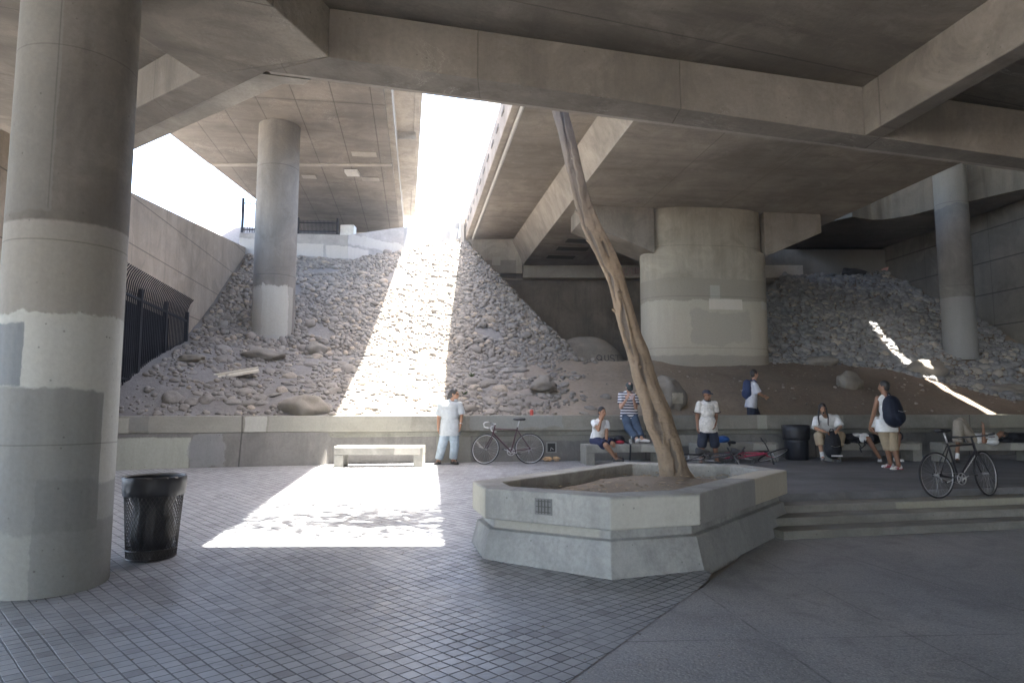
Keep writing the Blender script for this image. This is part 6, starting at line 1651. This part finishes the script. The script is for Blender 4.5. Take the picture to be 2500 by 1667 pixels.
    cro = cr.build("crankset", M_rim, b, smooth=True)
    for s_, a_ in ((-1, ca_), (1, ca_ + PI)): MB().box(bb + Vector((.165 * math.cos(a_), s_ * .12, .165 * math.sin(a_))), (0.085, 0.085, 0.022)).build("pedal", M_blackp, cro)
    ch_ = MB(); 
    for s_ in (1, -1): ch_.tube([bb + Vector((0, -.05, s_ * .085)), hub + Vector((0, -.045, s_ * .035))], 0.004, 5)
    ch_.ring(hub + Vector((0, -.045, 0)), (0, 1, 0), 0.03, 0.012, 20, 6); ch_.tube([hub + Vector((0.01, -.05, -.03)), hub + Vector((.03, -.05, -.11))], 0.012, 6)
    ch_.build("chain", M_spoke, b, smooth=True)
    return b
def post_bike(o, p_rear, p_front_dir, lean=0.0, flip=False):
    """stand the bicycle with its rear wheel at p_rear, rolling along the given heading"""
    h = math.atan2(p_front_dir[1], p_front_dir[0])
    o.location = p_rear; o.rotation_mode = 'XYZ'
    o.rotation_euler = (Matrix.Rotation(h, 3, 'Z') @ Matrix.Rotation(lean, 3, 'X')).to_euler()
maroon = simple("maroon_paint", (0.06, 0.024, 0.034), 0.4); blackpt = simple("black_paint", (0.022, 0.021, 0.026), 0.35); redpt = simple("red_paint", (0.42, 0.035, 0.08), 0.35)
bk = make_bike("bicycle", maroon, drop=True, steer=R(-28)); tag(bk, "maroon road bicycle with drop handlebars leaning against the wall", "bicycle", "bicycles")
rp = D(1294, 1129, 15.72); fp = D(1186, 1129, 15.62)
post_bike(bk, (rp.x, rp.y, floor_z(rp.x, rp.y) + 0.004), (fp.x - rp.x, fp.y - rp.y), lean=R(7))
bk2 = make_bike("bicycle", blackpt, drop=False, seat=True, decal=simple("white_decal", (0.6, 0.6, 0.6), 0.5), steer=R(14)); tag(bk2, "black bicycle with bright rims standing on the steps at the right", "bicycle", "bicycles")
rp = Vector((D(2293, 1209, 10.52).x, 10.52, PLAZA - 0.105)); fp = D(2428, 1203, 10.86)
post_bike(bk2, rp, (fp.x - rp.x, fp.y - rp.y), lean=R(-3))
bk5 = copy_tree(bk2); tag(bk5, "second black bicycle cut off by the right edge of the picture", "bicycle", "bicycles")
bk5.location = (D(2558, 1200, 10.75).x, 10.80, PLAZA - 0.105)
bk3 = make_bike("bicycle", redpt, drop=False, steer=R(22)); tag(bk3, "red bicycle lying on its side in front of the black barrel bin", "bicycle", "bicycles")
rp = D(1787, 1128, 15.2); bk3.location = (rp.x, 15.75, PLAZA + 0.14)
bk3.rotation_euler = (Matrix.Rotation(R(-14), 3, 'Z') @ Matrix.Rotation(R(78), 3, 'X')).to_euler()
bk4 = make_bike("bicycle", simple("silver_black_paint", (0.05, 0.05, 0.055), 0.3), drop=False, steer=R(-60)); tag(bk4, "dark bicycle lying on its side at the feet of the capped man", "bicycle", "bicycles")
bk4.location = (D(1690, 1128, 14.6).x, 15.0, PLAZA + 0.14)
bk4.rotation_euler = (Matrix.Rotation(R(-10), 3, 'Z') @ Matrix.Rotation(R(76), 3, 'X')).to_euler()
# ================================================================== THIN HAZE ADDED IN PLACE OF LENS GLARE
hz = NT("glare_haze_air")
hz.t.nodes.remove(hz.b)
pv_ = hz.t.nodes.new("ShaderNodeVolumePrincipled")
pv_.inputs["Color"].default_value = (0.95, 0.95, 0.97, 1)
pv_.inputs["Density"].default_value = 0.0016
pv_.inputs["Anisotropy"].default_value = 0.35
hz.link(pv_.outputs[0], hz.out.inputs["Volume"])
stuff(MB().box((0, 0, 12), (1240, 1240, 26.2)).build("glare_haze", hz.m))
